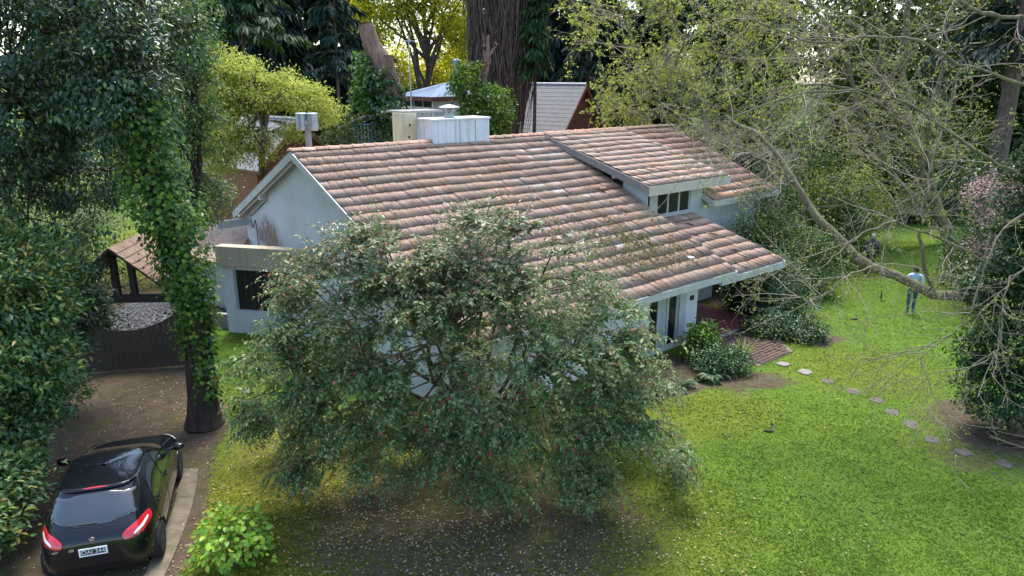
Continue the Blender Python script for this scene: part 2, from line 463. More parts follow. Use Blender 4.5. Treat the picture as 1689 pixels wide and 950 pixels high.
# ------------------------------------------------------------------ ground
def vnoise(x, y, seed=0, f=1.0):
    """cheap smooth value noise for masks"""
    r = rng_(seed)
    out = np.zeros_like(x)
    a = 0.0
    for k in range(7):
        th = r.uniform(0, 2 * pi); fr = f * (0.6 + 0.55 * k); ph = r.uniform(0, 6.28, 2)
        w = 1.0 / (1 + 0.5 * k)
        out += w * np.sin(fr * (x * cos(th) + y * sin(th)) + ph[0] + 1.3 * np.sin(fr * 0.7 * (x * sin(th) - y * cos(th)) + ph[1]))
        a += w
    return out / a
DRIVE = np.array([(-6.3, 5.0), (-6.75, 9.0), (-7.15, 11.5), (-8.2, 14.5), (-10.0, 17.5), (-10.8, 19.0), (-12.0, 24.0)])
def seg_dist(x, y, pts):
    best = np.full(x.shape, 1e9)
    for a, b in zip(pts[:-1], pts[1:]):
        d = b - a
        t = np.clip(((x - a[0]) * d[0] + (y - a[1]) * d[1]) / (d @ d), 0, 1)
        best = np.minimum(best, np.hypot(x - a[0] - t * d[0], y - a[1] - t * d[1]))
    return best
def sstep(v, a, b):
    t = np.clip((v - a) / (b - a), 0, 1)
    return t * t * (3 - 2 * t)
def ell(x, y, cx, cy, rx, ry, soft=0.35):
    d = np.hypot((x - cx) / rx, (y - cy) / ry)
    return 1 - sstep(d, 1 - soft, 1 + soft)
def drive_mask(x, y):
    d = seg_dist(x, y, DRIVE) + 0.16 * vnoise(x, y, 3, 2.2)
    hw = 1.42 + 0.35 * sstep(y, 13, 16)
    return 1 - sstep(d - hw, -0.18, 0.22)
def dirt_mask(x, y):
    n = vnoise(x, y, 1, 2.0); n2 = vnoise(x, y, 2, 6.0)
    xx, yy = x + 0.5 * n + 0.2 * n2, y + 0.5 * vnoise(x, y, 5, 2.0) + 0.2 * n2
    m = drive_mask(x, y)
    m = np.maximum(m, sstep(-x, 8.2 + 0.1 * (y - 10), 8.8 + 0.1 * (y - 10)) * sstep(30 - y, 0, 2))
    m = np.maximum(m, 0.66 * ell(xx, yy, -0.6, 11.4, 3.7, 2.6, 0.45))
    m = np.maximum(m, 0.8 * ell(xx, yy, 11.2, 15.0, 1.7, 1.7, 0.4))
    m = np.maximum(m, 0.9 * ell(xx, yy, 9.8, 13.6, 1.2, 1.0, 0.5) * 0.6)
    m = np.maximum(m, 0.75 * ell(xx, yy, 6.2, 17.7, 1.7, 0.7, 0.5))
    m = np.maximum(m, 0.9 * ell(xx, yy, 9.3, 20.8, 1.0, 0.6, 0.4))
    m = np.maximum(m, 0.95 * ell(xx, yy, 4.2, 18.2, 1.3, 1.4, 0.4))
    m = np.maximum(m, 0.42 * sstep(y + 0.5 * n - 0.25 * np.maximum(x - 14, 0), 36.0, 39.0))
    m = np.maximum(m, 0.9 * sstep(yy - 20 - 1.9 * (9 - xx), 0, 1.5) * sstep(9.5 - xx, 0, 1.5) * sstep(yy, 20, 22))
    m = np.maximum(m, 0.45 * ell(xx, yy, -4.3, 14.0, 2.6, 1.9, 0.6))
    # small worn spots
    m = np.maximum(m, 0.55 * sstep(n2 + 0.8 * n, 0.72, 1.05) * ell(x, y, 9.0, 17.0, 3.5, 3.5))
    return np.clip(m, 0, 1)
def moss_mask(x, y):
    n = vnoise(x, y, 8, 1.6)
    m = ell(x + 0.4 * n, y, -4.0, 12.5, 2.4, 3.2, 0.5) * 0.9
    m = np.maximum(m, ell(x + 0.4 * n, y, -0.6, 11.2, 4.4, 3.2, 0.5) * 0.6)
    m = np.maximum(m, ell(x + 0.6 * n, y, 4.2, 15.8, 2.2, 1.3, 0.5) * 0.55)
    m = np.maximum(m, ell(x + 0.6 * n, y, 9.5, 18.5, 2.0, 1.8, 0.5) * 0.35)
    m = np.maximum(m, 0.2 * sstep(n, 0.15, 0.7))
    return m
def ground_z(x, y):
    return 0.02 * vnoise(x, y, 11, 1.3) + 0.012 * vnoise(x, y, 12, 4.0)

m, nt, b = new_mat('ground')
p = wpos(nt)
at1 = N_(nt, 'ShaderNodeAttribute', attribute_name='dirt').outputs['Fac']
at2 = N_(nt, 'ShaderNodeAttribute', attribute_name='mossy').outputs['Fac']
gr = ramp(nt, noise(nt, p, 1.4, 8, 0.7), [(0.3, (0.066, 0.122, 0.014)), (0.5, (0.094, 0.168, 0.018)), (0.72, (0.130, 0.205, 0.026))])
fine = noise(nt, p, 34, 5, 0.75)
gr = mixc(nt, maprange(nt, fine, 0.35, 0.6, 0.45, 0.0), gr, (0.050, 0.090, 0.010))
ms = ramp(nt, noise(nt, p, 5, 6, 0.7), [(0.3, (0.105, 0.105, 0.014)), (0.7, (0.19, 0.18, 0.02))])
gr = mixc(nt, at2, gr, ms)
so = ramp(nt, noise(nt, p, 3.2, 8, 0.75), [(0.3, (0.042, 0.031, 0.022)), (0.5, (0.082, 0.060, 0.042)), (0.72, (0.135, 0.10, 0.072))])
so = mixc(nt, maprange(nt, noise(nt, p, 60, 3, 0.7), 0.5, 0.72, 0.0, 0.55), so, (0.19, 0.145, 0.10))
so = mixc(nt, maprange(nt, noise(nt, p, 1.3, 6, 0.7), 0.50, 0.68, 0.0, 0.6), so, (0.075, 0.085, 0.018))
edge = math_(nt, 'ADD', at1, maprange(nt, noise(nt, p, 9, 6, 0.75), 0.3, 0.7, -0.38, 0.38))
nt.links.new(mixc(nt, maprange(nt, edge, 0.38, 0.66), gr, so), b.inputs['Base Color'])
b.inputs['Roughness'].default_value = 0.95
b.inputs['Specular IOR Level'].default_value = 0.15
bump(nt, b, math_(nt, 'ADD', fine, noise(nt, p, 7, 5)), 0.7, 0.03)
MT['ground'] = m

gx = np.concatenate([-np.geomspace(600, 19, 14), np.arange(-18, 30.01, 0.2), np.geomspace(31, 600, 14)])
gy = np.concatenate([-np.geomspace(400, 6, 9), np.arange(-4, 7, 2), np.arange(7, 45.01, 0.2), np.geomspace(46, 900, 16)])
GX, GY = np.meshgrid(gx, gy)
inner = (np.abs(GX) < 31) & (GY > 3) & (GY < 46)
GZ = np.where(inner, ground_z(GX, GY), 0.0)
gv = np.stack([GX, GY, GZ], -1).reshape(-1, 3)
gi = np.arange(GX.size).reshape(GX.shape)
gf = np.stack([gi[:-1, :-1], gi[:-1, 1:], gi[1:, 1:], gi[1:, :-1]], -1).reshape(-1, 4)
fc = gv[gf].mean(1)
isdrive = (drive_mask(fc[:, 0], fc[:, 1]) > 0.5) & (fc[:, 1] > 3) & (fc[:, 1] < 24)
for nm, sel, lab in (('lawn', ~isdrive, 'bright green lawn with bare soil patches'), ('driveway', isdrive, 'bare earth driveway strewn with leaves')):
    used, inv = np.unique(gf[sel].ravel(), return_inverse=True)
    me = fast_mesh(nm, gv[used], inv.reshape(-1, 4), True)
    for an, fn in (('dirt', dirt_mask), ('mossy', moss_mask)):
        a = me.attributes.new(an, 'FLOAT', 'POINT')
        a.data.foreach_set('value', fn(gv[used][:, 0], gv[used][:, 1]).astype(np.float32))
    tag(link(nm, me, MT['ground']), lab, None, None, 'structure')
# concrete wheel strip beside the car
strip = MB()
sp = polycurve([(-5.55, 6.5, 0), (-5.72, 9.2, 0), (-6.15, 11.6, 0), (-6.65, 13.2, 0)], 22)
for i in range(21):
    a, c = sp[i], sp[i + 1]
    w = 0.17
    strip.hexa([(a[0]-w, a[1], -0.05), (a[0]+w, a[1], -0.05), (c[0]+w, c[1]-0.004, -0.05), (c[0]-w, c[1]-0.004, -0.05),
                (a[0]-w, a[1], 0.026), (a[0]+w, a[1], 0.026), (c[0]+w, c[1]-0.004, 0.026), (c[0]-w, c[1]-0.004, 0.026)])
MT['strip'] = plain('worn_concrete', (0.20, 0.165, 0.115), 0.95, 0.5, 4, coord='w')
tag(strip.build('wheel_strip', MT['strip']), 'narrow worn concrete wheel strip beside the black car', None, None, 'structure')

# ------------------------------------------------------------------ the house
HX, HY, HZ = 6.794, 20.991, 2.157
HROT = radians(39.4)
house = empty('house', (HX, HY, 0), HROT, 'low white house with a long mossy terracotta tiled roof and shed dormer', 'house')
Rv, Hv = np.array([cos(HROT), sin(HROT), 0]), np.array([-sin(HROT), cos(HROT), 0])
def HW(s, t, z):
    return np.array([HX, HY, 0]) + np.multiply.outer(s, Rv) + np.multiply.outer(t, Hv) + np.multiply.outer(z, np.array([0, 0, 1.0]))
def to_house(P):
    d = np.asarray(P) - np.array([HX, HY, 0])
    return d @ Rv, d @ Hv, d[..., 2]
SL = tan(radians(22.2))
RIDGE_T, RIDGE_Z = 8.65, HZ + 8.65 * SL
SLB = tan(radians(24.5))
def zmain(t): return HZ + t * SL
S0 = -10.05
# tile mesh
TW, TE, TLn = 0.24, 0.462, 0.53
def tile_arrays():
    xs = np.linspace(0, TW, 9)
    hs = np.array([0.024, 0.011, 0.000, 0.011, 0.024, 0.011, 0.000, 0.011, 0.021])
    top0 = np.stack([xs, np.zeros(9), hs], 1); top1 = np.stack([xs, np.full(9, TLn), hs], 1)
    lip = np.stack([xs, np.zeros(9) + 0.06, hs - 0.05], 1)
    V = np.concatenate([top0, top1, lip])
    F = [(i, i + 1, i + 10, i + 9) for i in range(8)] + [(18 + i, 18 + i + 1, i + 1, i) for i in range(8)]
    return V, np.array(F)
TV, TF = tile_arrays()
tile_me = fast_mesh('tile', TV, TF)
ALLT = []          # candidates over all roofs: (dist, roof, matrix)
def roof_plane(name, s0, s1, t0, t1, zf, mat, slab=0.10, seed=0, overhang=0.0):
    """deck + tiles on a plane; zf(t) top of deck. returns the roof object"""
    ang = math.atan2(zf(t1) - zf(t0), t1 - t0)
    d = MB()
    d.hexa([(s0, t0, zf(t0)-slab), (s1, t0, zf(t0)-slab), (s1, t1, zf(t1)-slab), (s0, t1, zf(t1)-slab),
            (s0, t0, zf(t0)), (s1, t0, zf(t0)), (s1, t1, zf(t1)), (s0, t1, zf(t1))])
    ro = d.build(name, MT['soffit'], house)
    r = rng_(seed)
    L = (t1 - t0) / cos(ang)
    nc, nr = int(round((s1 - s0) / TW)), int(round(L / TE))
    wx, ex = (s1 - s0) / nc, L / nr
    for j in range(nr):
        for i in range(nc):
            sl = j * ex - 0.02 - (r.uniform(0.02, 0.08) if r.uniform() < 0.02 else 0) + r.normal(0, 0.006)
            s = s0 + i * wx + r.normal(0, 0.003)
            tt, zz = t0 + sl * cos(ang), zf(t0) + sl * sin(ang)
            M = Matrix.Translation((s, tt, zz + 0.053 + r.normal(0, 0.005) + 0.02 * sin(s * 0.9 + j * 0.35) * sin(j * 0.5 + s * 0.3))) @ Matrix.Rotation(ang - 0.086 + r.normal(0, 0.008), 4, 'X') @ Matrix.Rotation(r.normal(0, 0.014) + (r.normal(0, 0.07) if r.uniform() < 0.02 else 0), 4, 'Z') @ Matrix.Diagonal((wx / TW, ex / TE, 1, 1))
            ALLT.append((ro, M, mat))
    return ro
roof = roof_plane('roof', S0, 0.0, 0.0, RIDGE_T, zmain, MT['tile'], seed=1)
def zdorm(t): return 4.34 + (t - 3.36) * (RIDGE_Z + 0.04 - 4.34) / (RIDGE_T - 3.36)
dormer = roof_plane('dormer_roof', -0.2, 4.2, 3.36, RIDGE_T + 0.02, zdorm, MT['tile_pale'], seed=2)
tag(dormer, 'shed dormer roof of bleached lichen covered tiles')
def zporch(t): return 2.03 + t * 0.277
porch = roof_plane('porch_roof', -0.74, 2.74, 0.02, 3.80, zporch, MT['tile'], seed=3)
wing = roof_plane('wing_roof', 3.36, 7.6, 3.33, RIDGE_T, lambda t: zmain(t) - 0.02, MT['tile_red'], seed=4)
tag(wing, 'cleaner redder tiled roof at the far end')
# the 300 tiles that show largest are parts of their own
info = []
for k, (ro, M, mat) in enumerate(ALLT):
    c = M @ Vector((0.12, 0.25, 0.02))
    w = HW(c.x, c.y, c.z)
    px, py = topix(w)
    hid = ((px - 760) / 400) ** 2 + ((py - 600) / 275) ** 2 < 1 or px > 1260
    if ro is wing and c.x < 4.4 and c.y > 3.6: hid = True
    info.append((np.linalg.norm(w - CAMP) + (1000 if hid else 0), k))
info.sort()
single = set(k for _, k in info[:300])
fields = {}
for k, (ro, M, mat) in enumerate(ALLT):
    if k in single:
        o = bpy.data.objects.new('tile', tile_me)
        COL.objects.link(o)
        o.parent = ro
        o.matrix_local = M
        if len(tile_me.materials) == 0: tile_me.materials.append(mat)
        o.material_slots[0].link = 'OBJECT'
        o.material_slots[0].material = mat
    else:
        fields.setdefault(ro.name, (ro, mat, []))[2].append(M)
for nm, (ro, mat, Ms) in fields.items():
    A = np.array([[list(r) for r in M] for M in Ms])
    V = np.einsum('nij,vj->nvi', A[:, :3, :3], TV) + A[:, None, :3, 3]
    F = TF[None] + (np.arange(len(Ms)) * len(TV))[:, None, None]
    tag(link('tile_field', fast_mesh('tile_field', V, F.reshape(-1, 4)), mat, ro), kind='stuff')
# back slope (seen edge-on only): one deck with stepped courses
bt1 = 14.3
zb = lambda t: RIDGE_Z - (t - RIDGE_T) * SLB
bk = MB()
bk.hexa([(S0, RIDGE_T, RIDGE_Z-0.1), (7.6, RIDGE_T, RIDGE_Z-0.1), (7.6, bt1, zb(bt1)-0.1), (S0, bt1, zb(bt1)-0.1),
         (S0, RIDGE_T, RIDGE_Z-0.004), (7.6, RIDGE_T, RIDGE_Z-0.004), (7.6, bt1, zb(bt1)), (S0, bt1, zb(bt1))])
backr = bk.build('back_roof', MT['soffit'], house)
cb = MB()
for j in range(13):
    ta, tb = RIDGE_T + 0.1 + j * 0.43, RIDGE_T + 0.1 + (j + 1) * 0.43 + 0.05
    if tb > bt1 + 0.1: tb = bt1 + 0.1
    cb.hexa([(S0-0.03, ta, zb(ta)+0.012), (7.63, ta, zb(ta)+0.012), (7.63, tb, zb(tb)+0.03), (S0-0.03, tb, zb(tb)+0.03),
             (S0-0.03, ta, zb(ta)+0.03), (7.63, ta, zb(ta)+0.03), (7.63, tb, zb(tb)+0.065), (S0-0.03, tb, zb(tb)+0.065)])
tag(cb.build('tile_field', MT['tile'], backr), kind='stuff')
# ridge tiles, each one a part
rt = MB()
k = 9
for e, (x, rr) in enumerate(((0.0, 0.135), (0.06, 0.15), (0.07, 0.135), (0.47, 0.120))):
    for i in range(k):
        a = pi * (i / (k - 1)) * 0.86 + pi * 0.07
        rt.v.append((x, cos(a) * rr, sin(a) * rr * 0.8))
for e in range(3):
    for i in range(k - 1):
        rt.f.append((e*k+i, e*k+k+i, e*k+k+i+1, e*k+i+1)); rt.m.append(0)
rt.f.append(tuple(range(k))); rt.m.append(0)
ridge_me = rt.mesh('ridge_tile', True)
ridge_me.materials.append(MT['ridge'])
r = rng_(5)
x = S0 - 0.06
while x < 7.2:
    o = link('ridge_tile', ridge_me, None, roof, (x, RIDGE_T + 0.02, RIDGE_Z + 0.0 + (0.02 if x > -0.2 else 0)), (r.normal(0, 0.03), r.normal(0, 0.012), r.normal(0, 0.012)))
    x += 0.40
# barge boards, fascias
def board(name, p0, p1, w, dth, mat, parent, up=(0, 0, 1)):
    """board from p0 to p1; w tall downwards, dth thick sideways"""
    p0, p1 = np.array(p0, float), np.array(p1, float)
    d = norm(p1 - p0); sd = norm(np.cross(d, up)); u = np.array(up, float)
    b_ = MB()
    lo = [p0 - u*w - sd*dth/2, p1 - u*w - sd*dth/2, p1 - u*w + sd*dth/2, p0 - u*w + sd*dth/2]
    hi = [p0 - sd*dth/2, p1 - sd*dth/2, p1 + sd*dth/2, p0 + sd*dth/2]
    b_.hexa(lo + hi)
    return b_.build(name, mat, parent)
board('barge_board', (S0 - 0.02, -0.02, zmain(-0.02) + 0.01), (S0 - 0.02, RIDGE_T, RIDGE_Z + 0.01), 0.22, 0.05, MT['trim'], roof)
board('barge_board', (S0 - 0.02, RIDGE_T, RIDGE_Z + 0.0), (S0 - 0.02, bt1, zb(bt1)), 0.24, 0.05, MT['trim'], backr)
board('barge_board', (S0 + 0.06, RIDGE_T, RIDGE_Z - 0.13), (S0 + 0.06, bt1, zb(bt1) - 0.13), 0.20, 0.05, MT['trim'], backr)
board('barge_board', (0.025, 0.0, zmain(0) - 0.005), (0.025, RIDGE_T - 0.6, zmain(RIDGE_T - 0.6) - 0.005), 0.12, 0.045, MT['cream'], roof)
board('fascia', (S0, -0.03, HZ - 0.0), (0.0, -0.03, HZ - 0.0), 0.20, 0.04, MT['trim'], roof)
board('fascia', (-0.74, -0.015, zporch(0)), (2.74, -0.015, zporch(0)), 0.20, 0.04, MT['trim'], porch)
board('barge_board', (2.765, 0, zporch(0)), (2.765, 3.8, zporch(3.8)), 0.18, 0.045, MT['cream'], porch)
board('barge_board', (-0.765, 0, zporch(0)), (-0.765, 1.2, zporch(1.2)), 0.18, 0.045, MT['trim'], porch)
board('barge_board', (-0.23, 3.34, zdorm(3.34) + 0.02), (-0.23, RIDGE_T - 0.2, zdorm(RIDGE_T - 0.2) + 0.02), 0.24, 0.05, MT['greyboard'], dormer)
board('barge_board', (-0.19, 3.34, zdorm(3.34) - 0.05), (-0.19, 7.6, zdorm(7.6) - 0.05), 0.20, 0.04, MT['greyboard'], dormer)
board('barge_board', (4.225, 3.34, zdorm(3.34)), (4.225, RIDGE_T - 0.2, zdorm(RIDGE_T - 0.2)), 0.2, 0.05, MT['cream'], dormer)
board('fascia', (-0.25, 3.335, zdorm(3.34) + 0.01), (4.25, 3.335, zdorm(3.34) + 0.01), 0.31, 0.045, MT['cream'], dormer)
board('fascia', (3.36, 3.305, zmain(3.33) - 0.02), (7.6, 3.305, zmain(3.33) - 0.02), 0.2, 0.045, MT['cream'], wing)
board('barge_board', (3.335, 3.30, zmain(3.3) - 0.0), (3.335, 4.6, zmain(4.6) - 0.0), 0.2, 0.045, MT['trim'], wing)
# walls
wl = MB()
wl.box(-9.8, -3.25, 0.6, 0.8, 0, 2.28)
wl.box(-3.25, -1.95, 0.6, 0.8, 1.80, 2.28)
wl.box(-3.25, -1.95, 0.6, 0.8, 0, 0.12)
wl.box(-1.95, -1.02, 0.6, 0.8, 0, 2.28)
wl.build('wall', MT['white'], house)
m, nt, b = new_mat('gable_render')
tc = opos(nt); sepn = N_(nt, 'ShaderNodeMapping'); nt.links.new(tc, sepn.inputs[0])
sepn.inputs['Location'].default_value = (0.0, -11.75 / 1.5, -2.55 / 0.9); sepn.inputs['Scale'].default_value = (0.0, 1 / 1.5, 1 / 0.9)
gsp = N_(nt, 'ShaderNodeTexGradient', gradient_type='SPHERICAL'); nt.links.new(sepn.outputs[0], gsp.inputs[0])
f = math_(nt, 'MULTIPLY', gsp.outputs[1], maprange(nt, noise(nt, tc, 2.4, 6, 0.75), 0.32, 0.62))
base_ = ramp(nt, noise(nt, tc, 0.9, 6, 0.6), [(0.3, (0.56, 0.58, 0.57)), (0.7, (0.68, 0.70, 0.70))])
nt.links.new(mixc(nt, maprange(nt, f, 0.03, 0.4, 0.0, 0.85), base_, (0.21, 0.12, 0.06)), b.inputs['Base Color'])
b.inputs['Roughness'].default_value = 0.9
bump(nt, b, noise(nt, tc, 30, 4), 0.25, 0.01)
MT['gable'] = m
gw = MB()
gw.prism([(0.81, 0), (13.8, 0), (13.8, zb(13.8) - 0.11), (RIDGE_T, RIDGE_Z - 0.11), (0.81, zmain(0.81) - 0.11)], 0, -9.8, -9.6)
tag(gw.build('wall', MT['gable'], house), 'shaded white gable wall with a rusty stain')
MB().box(-1.22, -1.02, 0.81, 8.0, 0, 2.6).build('wall', MT['white'], house)
MB().box(-1.0, 3.2, 3.0, 3.2, 0, 2.7).build('wall', MT['white'], house)
MB().box(3.3, 7.4, 3.95, 4.15, 0, 3.62).build('wall', MT['white'], house)
MB().box(7.2, 7.4, 4.16, 13.8, 0, 3.7).build('wall', MT['white'], house)
MB().box(-9.5, 7.4, 13.6, 13.8, 0, 3.2).build('wall', MT['white'], house)
# dormer cheek and face
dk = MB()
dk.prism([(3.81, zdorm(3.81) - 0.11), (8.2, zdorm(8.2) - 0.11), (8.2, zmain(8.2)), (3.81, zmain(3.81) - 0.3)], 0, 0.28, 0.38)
dk.build('dormer_cheek', MT['darkwood'], house)  # dark tone paints in the shade under the dormer overhang
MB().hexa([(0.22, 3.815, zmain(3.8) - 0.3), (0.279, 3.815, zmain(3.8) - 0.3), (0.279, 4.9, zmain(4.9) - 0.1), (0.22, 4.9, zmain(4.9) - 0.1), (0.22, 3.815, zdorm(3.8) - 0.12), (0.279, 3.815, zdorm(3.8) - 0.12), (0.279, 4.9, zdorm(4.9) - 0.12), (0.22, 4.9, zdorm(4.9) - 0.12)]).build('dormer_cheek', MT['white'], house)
dw = MB()
WB, WT = 3.17, 3.95
dw.box(0.39, 0.80, 3.82, 3.94, 2.9, zdorm(3.82) - 0.11)
dw.box(2.62, 3.30, 3.82, 3.94, 2.9, zdorm(3.82) - 0.11)
dw.box(0.80, 2.62, 3.82, 3.94, WT, zdorm(3.82) - 0.11)
dw.box(0.80, 2.62, 3.82, 3.94, 2.9, WB)
tag(dw.build('dormer_wall', MT['soffit'], house), 'white dormer face above the porch roof')  # greyer than the other white walls, eave shade put into the colour
def window(s0, s1, z0, z1, t, cols, mat=None, fr=0.05, parent=None, behind=None):
    w = MB()
    w.box(s0, s1, t, t + 0.06, z0, z0 + fr).box(s0, s1, t, t + 0.06, z1 - fr, z1)
    w.box(s0, s0 + fr, t + 0.001, t + 0.059, z0 + fr, z1 - fr).box(s1 - fr, s1, t + 0.001, t + 0.059, z0 + fr, z1 - fr)
    wo_ = w.build('window', MT['trim'], parent or house)
    cw = (s1 - s0) / cols
    for i in range(cols):
        a, c = s0 + i * cw, s0 + (i + 1) * cw
        if i: MB().box(a - fr * 0.7, a + fr * 0.7, t - 0.004, t + 0.055, z0 + fr, z1 - fr).build('mullion', MT['trim'], wo_)
        MB().box(a + (fr * 0.7 if i else fr), c - (fr * 0.7 if i < cols - 1 else fr), t + 0.025, t + 0.035, z0 + fr, z1 - fr).build('pane', behind[i] if behind else MT['glass'], wo_)
    return wo_
window(0.80, 2.62, WB, WT, 3.85, 3)
MB().box(0.76, 2.66, 3.76, 3.83, WB - 0.05, WB - 0.005).build('sill', MT['trim'], house)
window(-3.25, -1.95, 0.12, 1.80, 0.62, 3, behind=[MT['glass'], MT['curtain'], MT['glass']])
MB().box(-1.93, -1.62, 0.555, 0.595, 0.12, 1.80).build('shutter', MT['bluegrey'] if 'bluegrey' in MT else MT['soffit'], house)
MB().box(-1.40, -1.22, 0.575, 0.598, 1.36, 1.50).build('plaque', MT['darkwood'], house)
# purlin end, cable, rust
pe = MB()
pe.cbox(-10.04, -9.8, 11.55, 11.75, zb(11.65) - 0.44, zb(11.65) - 0.16, 0.015)
pe.build('purlin_end', MT['trim'], house)
pe = MB(); pe.cbox(-0.1, 0.27, 5.0, 5.16, zdorm(5.08) - 0.36, zdorm(5.08) - 0.14, 0.015); pe.build('purlin_end', MT['trim'], house)
cbl = MB()
cbl.tube(polycurve([(-9.84, 11.6, zb(11.6) - 0.5), (-9.84, 12.9, zb(12.4) - 0.75), (-9.84, 13.2, 3.1), (-9.84, 13.1, 2.7), (-9.84, 12.8, 3.0), (-9.84, 12.7, 2.4), (-9.84, 12.75, 2.1)], 28), 0.014, 5)
cbl.build('cable', MT['black'], house)
# beam at the back eave
MB().box(-10.9, -9.85, 13.5, 13.62, 2.72, 2.98).build('eave_beam', MT['soffit'], house)

# chimney on the ridge
ch = MB(); ch.box(-5.2, -2.88, 8.45, 9.35, 5.1, 6.40)
chim = ch.build('chimney', MT['chim'], house); tag(chim, 'long white chimney stack streaked with dark drips')
MB().cbox(-5.24, -2.84, 8.41, 9.39, 6.402, 6.46, 0.01).build('chimney_cap', MT['chim'], chim)
for sx in (-4.15, -3.5):
    MB().box(sx, sx + 0.02, 8.436, 8.447, 5.5, 6.39).build('joint', MT['concrete'], chim)
cw = MB()
cw.lathe([(0.17, 0), (0.17, 0.10), (0.12, 0.12), (0.12, 0.16)], 14)
co = cw.build('chimney_cowl', MT['galv'], chim, (-4.25, 8.9, 6.462), smooth=False)
for a in range(4):
    an = a * pi / 2 + 0.4
    MB().tube([(0.12*cos(an), 0.12*sin(an), 0.10), (0.22*cos(an), 0.22*sin(an), 0.34)], 0.018, 5).build('cowl_leg', MT['galv'], co)
cr = MB(); cr.lathe([(0.36, 0.33), (0.37, 0.345), (0.20, 0.40), (0.05, 0.43)], 16); cr.build('cowl_hood', MT['galv'], co)
# yellowed block beside it, with a tank lid
yb = MB(); yb.box(-5.78, -5.25, 9.4, 10.1, 4.2, 6.62)
ybo = yb.build('chimney', MT['yellow'], house); tag(ybo, 'yellowed rendered stack with dark holes beside the chimney')
yl = MB(); yl.cbox(-5.70, -4.1, 9.5, 10.6, 6.622, 6.69, 0.01); yl.build('slab', MT['concrete'], ybo)
for (a, c) in ((-5.55, 6.2), (-5.6, 5.8)):
    MB().box(a, a + 0.06, 9.385, 9.397, c, c + 0.07).build('vent_hole', MT['interior'], ybo)
# flue with a double cap
fl = MB(); fl.tube([(0, 0, 0), (0, 0, 1.55)], 0.10, 10)
flo = fl.build('flue_pipe', MT['concrete'], house, (-9.0, 9.75, zb(9.75) - 0.2))
for s in (-1, 1):
    MB().lathe([(0.13, 1.20), (0.17, 1.24), (0.175, 1.72), (0.15, 1.74)], 12, (0.17 * s * cos(HROT), -0.17 * s * sin(HROT), 0)).build('flue_cap', MT['galv'], flo, smooth=False)
MB().box(-0.12, 0.12, -0.09, 0.09, 1.40, 1.50).build('flue_collar', MT['galv'], flo)
# porch
pf = MB(); pf.box(-1.0, 1.95, 0.2, 2.99, 0.0, 0.10)
tag(pf.build('porch_floor', MT['redfloor'], house), 'dark red tiled porch floor')
tl = MB().box(0, 0.286, 0, 0.286, 0, 0.006).mesh('floor_tile'); tl.materials.append(MT['redfloor'])
pfo = house.children[-1]
pfo = [o for o in house.children if o.name.startswith('porch_floor')][0]
for i in range(10):
    for j in range(9):
        link('floor_tile', tl, None, pfo, (-0.985 + i * 0.293, 0.21 + j * 0.293, 0.1))
MB().box(-1.0, 1.95, 0.1, 0.199, 0, 0.115).build('porch_kerb', MT['concrete'], house)
pp = MB(); pp.cbox(1.82, 1.98, 0.45, 0.61, 0.101, zporch(0.5) - 0.1, 0.02); pp.build('porch_post', MT['darkwood'], house)
pp = MB(); pp.cbox(-0.95, 2.6, 0.47, 0.6, zporch(0.5) - 0.29, zporch(0.5) - 0.105, 0.015); pp.build('porch_beam', MT['darkwood'], house)
MB().box(0.4, 1.3, 2.955, 2.998, 0.1, 2.05).build('door', MT['darkwood'], house)
# lower block under the gable, with a stained ledge over a dark opening
bb = gnd(378, 548)
blk_y = bb[1]
A = np.array([bb[0], bb[1]]); Bp = at(478, 413, 1)  # direction below
zt = at(368, 405, blk_y)[2]
B2 = gnd(475, 411, zt)[:2]
dirv = norm(B2 - A); nrm = np.array([dirv[1], -dirv[0]])
low = empty('annex', (A[0], A[1], 0), atan2(dirv[1], dirv[0]), 'low white annex with a stained ledge over a dark opening', 'annex')
MB().box(-0.08, 4.6, -0.12, 0.26, zt - 0.62, zt).build('ledge', MT['ledge'], low)
MB().box(0.0, 0.36, 0.0, 0.3, 0.0, zt - 0.622).build('pillar', MT['white'], low)
MB().box(0.0, 4.6, 0.001, 0.25, 0.0, 0.75).build('parapet', MT['white'], low)
MB().box(2.3, 4.6, 0.002, 0.25, 0.751, zt - 0.622).build('wall', MT['white'], low)
MB().box(0.361, 2.3, 0.0, 0.2, zt - 0.74, zt - 0.622).build('lintel', MT['white'], low)
MB().box(0.05, 4.6, 0.3, 0.4, 0.0, zt - 0.63).build('back_panel', MT['interior'], low)
for i in range(9):
    MB().box(0.37 + i * 0.2, 0.55 + i * 0.2, 0.16, 0.19, 0.751, zt - 0.742).build('shutter_slat', MT['darkwood'], low)
MB().box(-1.2, -0.001, 0.25, 0.4, 0, 0.5).build('side_wall', MT['concrete'], low)
# roof moss
r = rng_(9)
n = 5200
s_ = np.concatenate([r.normal(-2.6, 1.1, n // 2), r.uniform(-9.5, 0, n // 2)])
t_ = np.concatenate([r.normal(1.9, 0.9, n // 2), r.uniform(0.5, 8, n // 2)])
dens = vnoise(s_, t_, 21, 2.6) + np.where(np.arange(len(s_)) < n // 2, 0.35, -0.45)
k_ = (dens > 0.12) & (t_ > 0.45) & (t_ < 8.2) & (s_ < -0.1) & (s_ > -9.9)
s_, t_ = s_[k_], t_[k_]
P = np.stack([s_, t_, zmain(t_) + 0.05], 1)
D = norm(np.stack([r.normal(0, 1, len(P)), r.normal(0, 1, len(P)), r.uniform(0.2, 1.0, len(P))], 1))
V, F = leaves_np(P, D, rdir(r, len(P)), r.uniform(0.04, 0.10, len(P)), r.uniform(0.03, 0.06, len(P)))
tag(link('moss', fast_mesh('moss', V, F), MT['moss'], roof), kind='stuff')
lb = MB(); lb.cbox(-0.13, 0.13, -0.065, 0.065, 0, 0.075, 0.006)
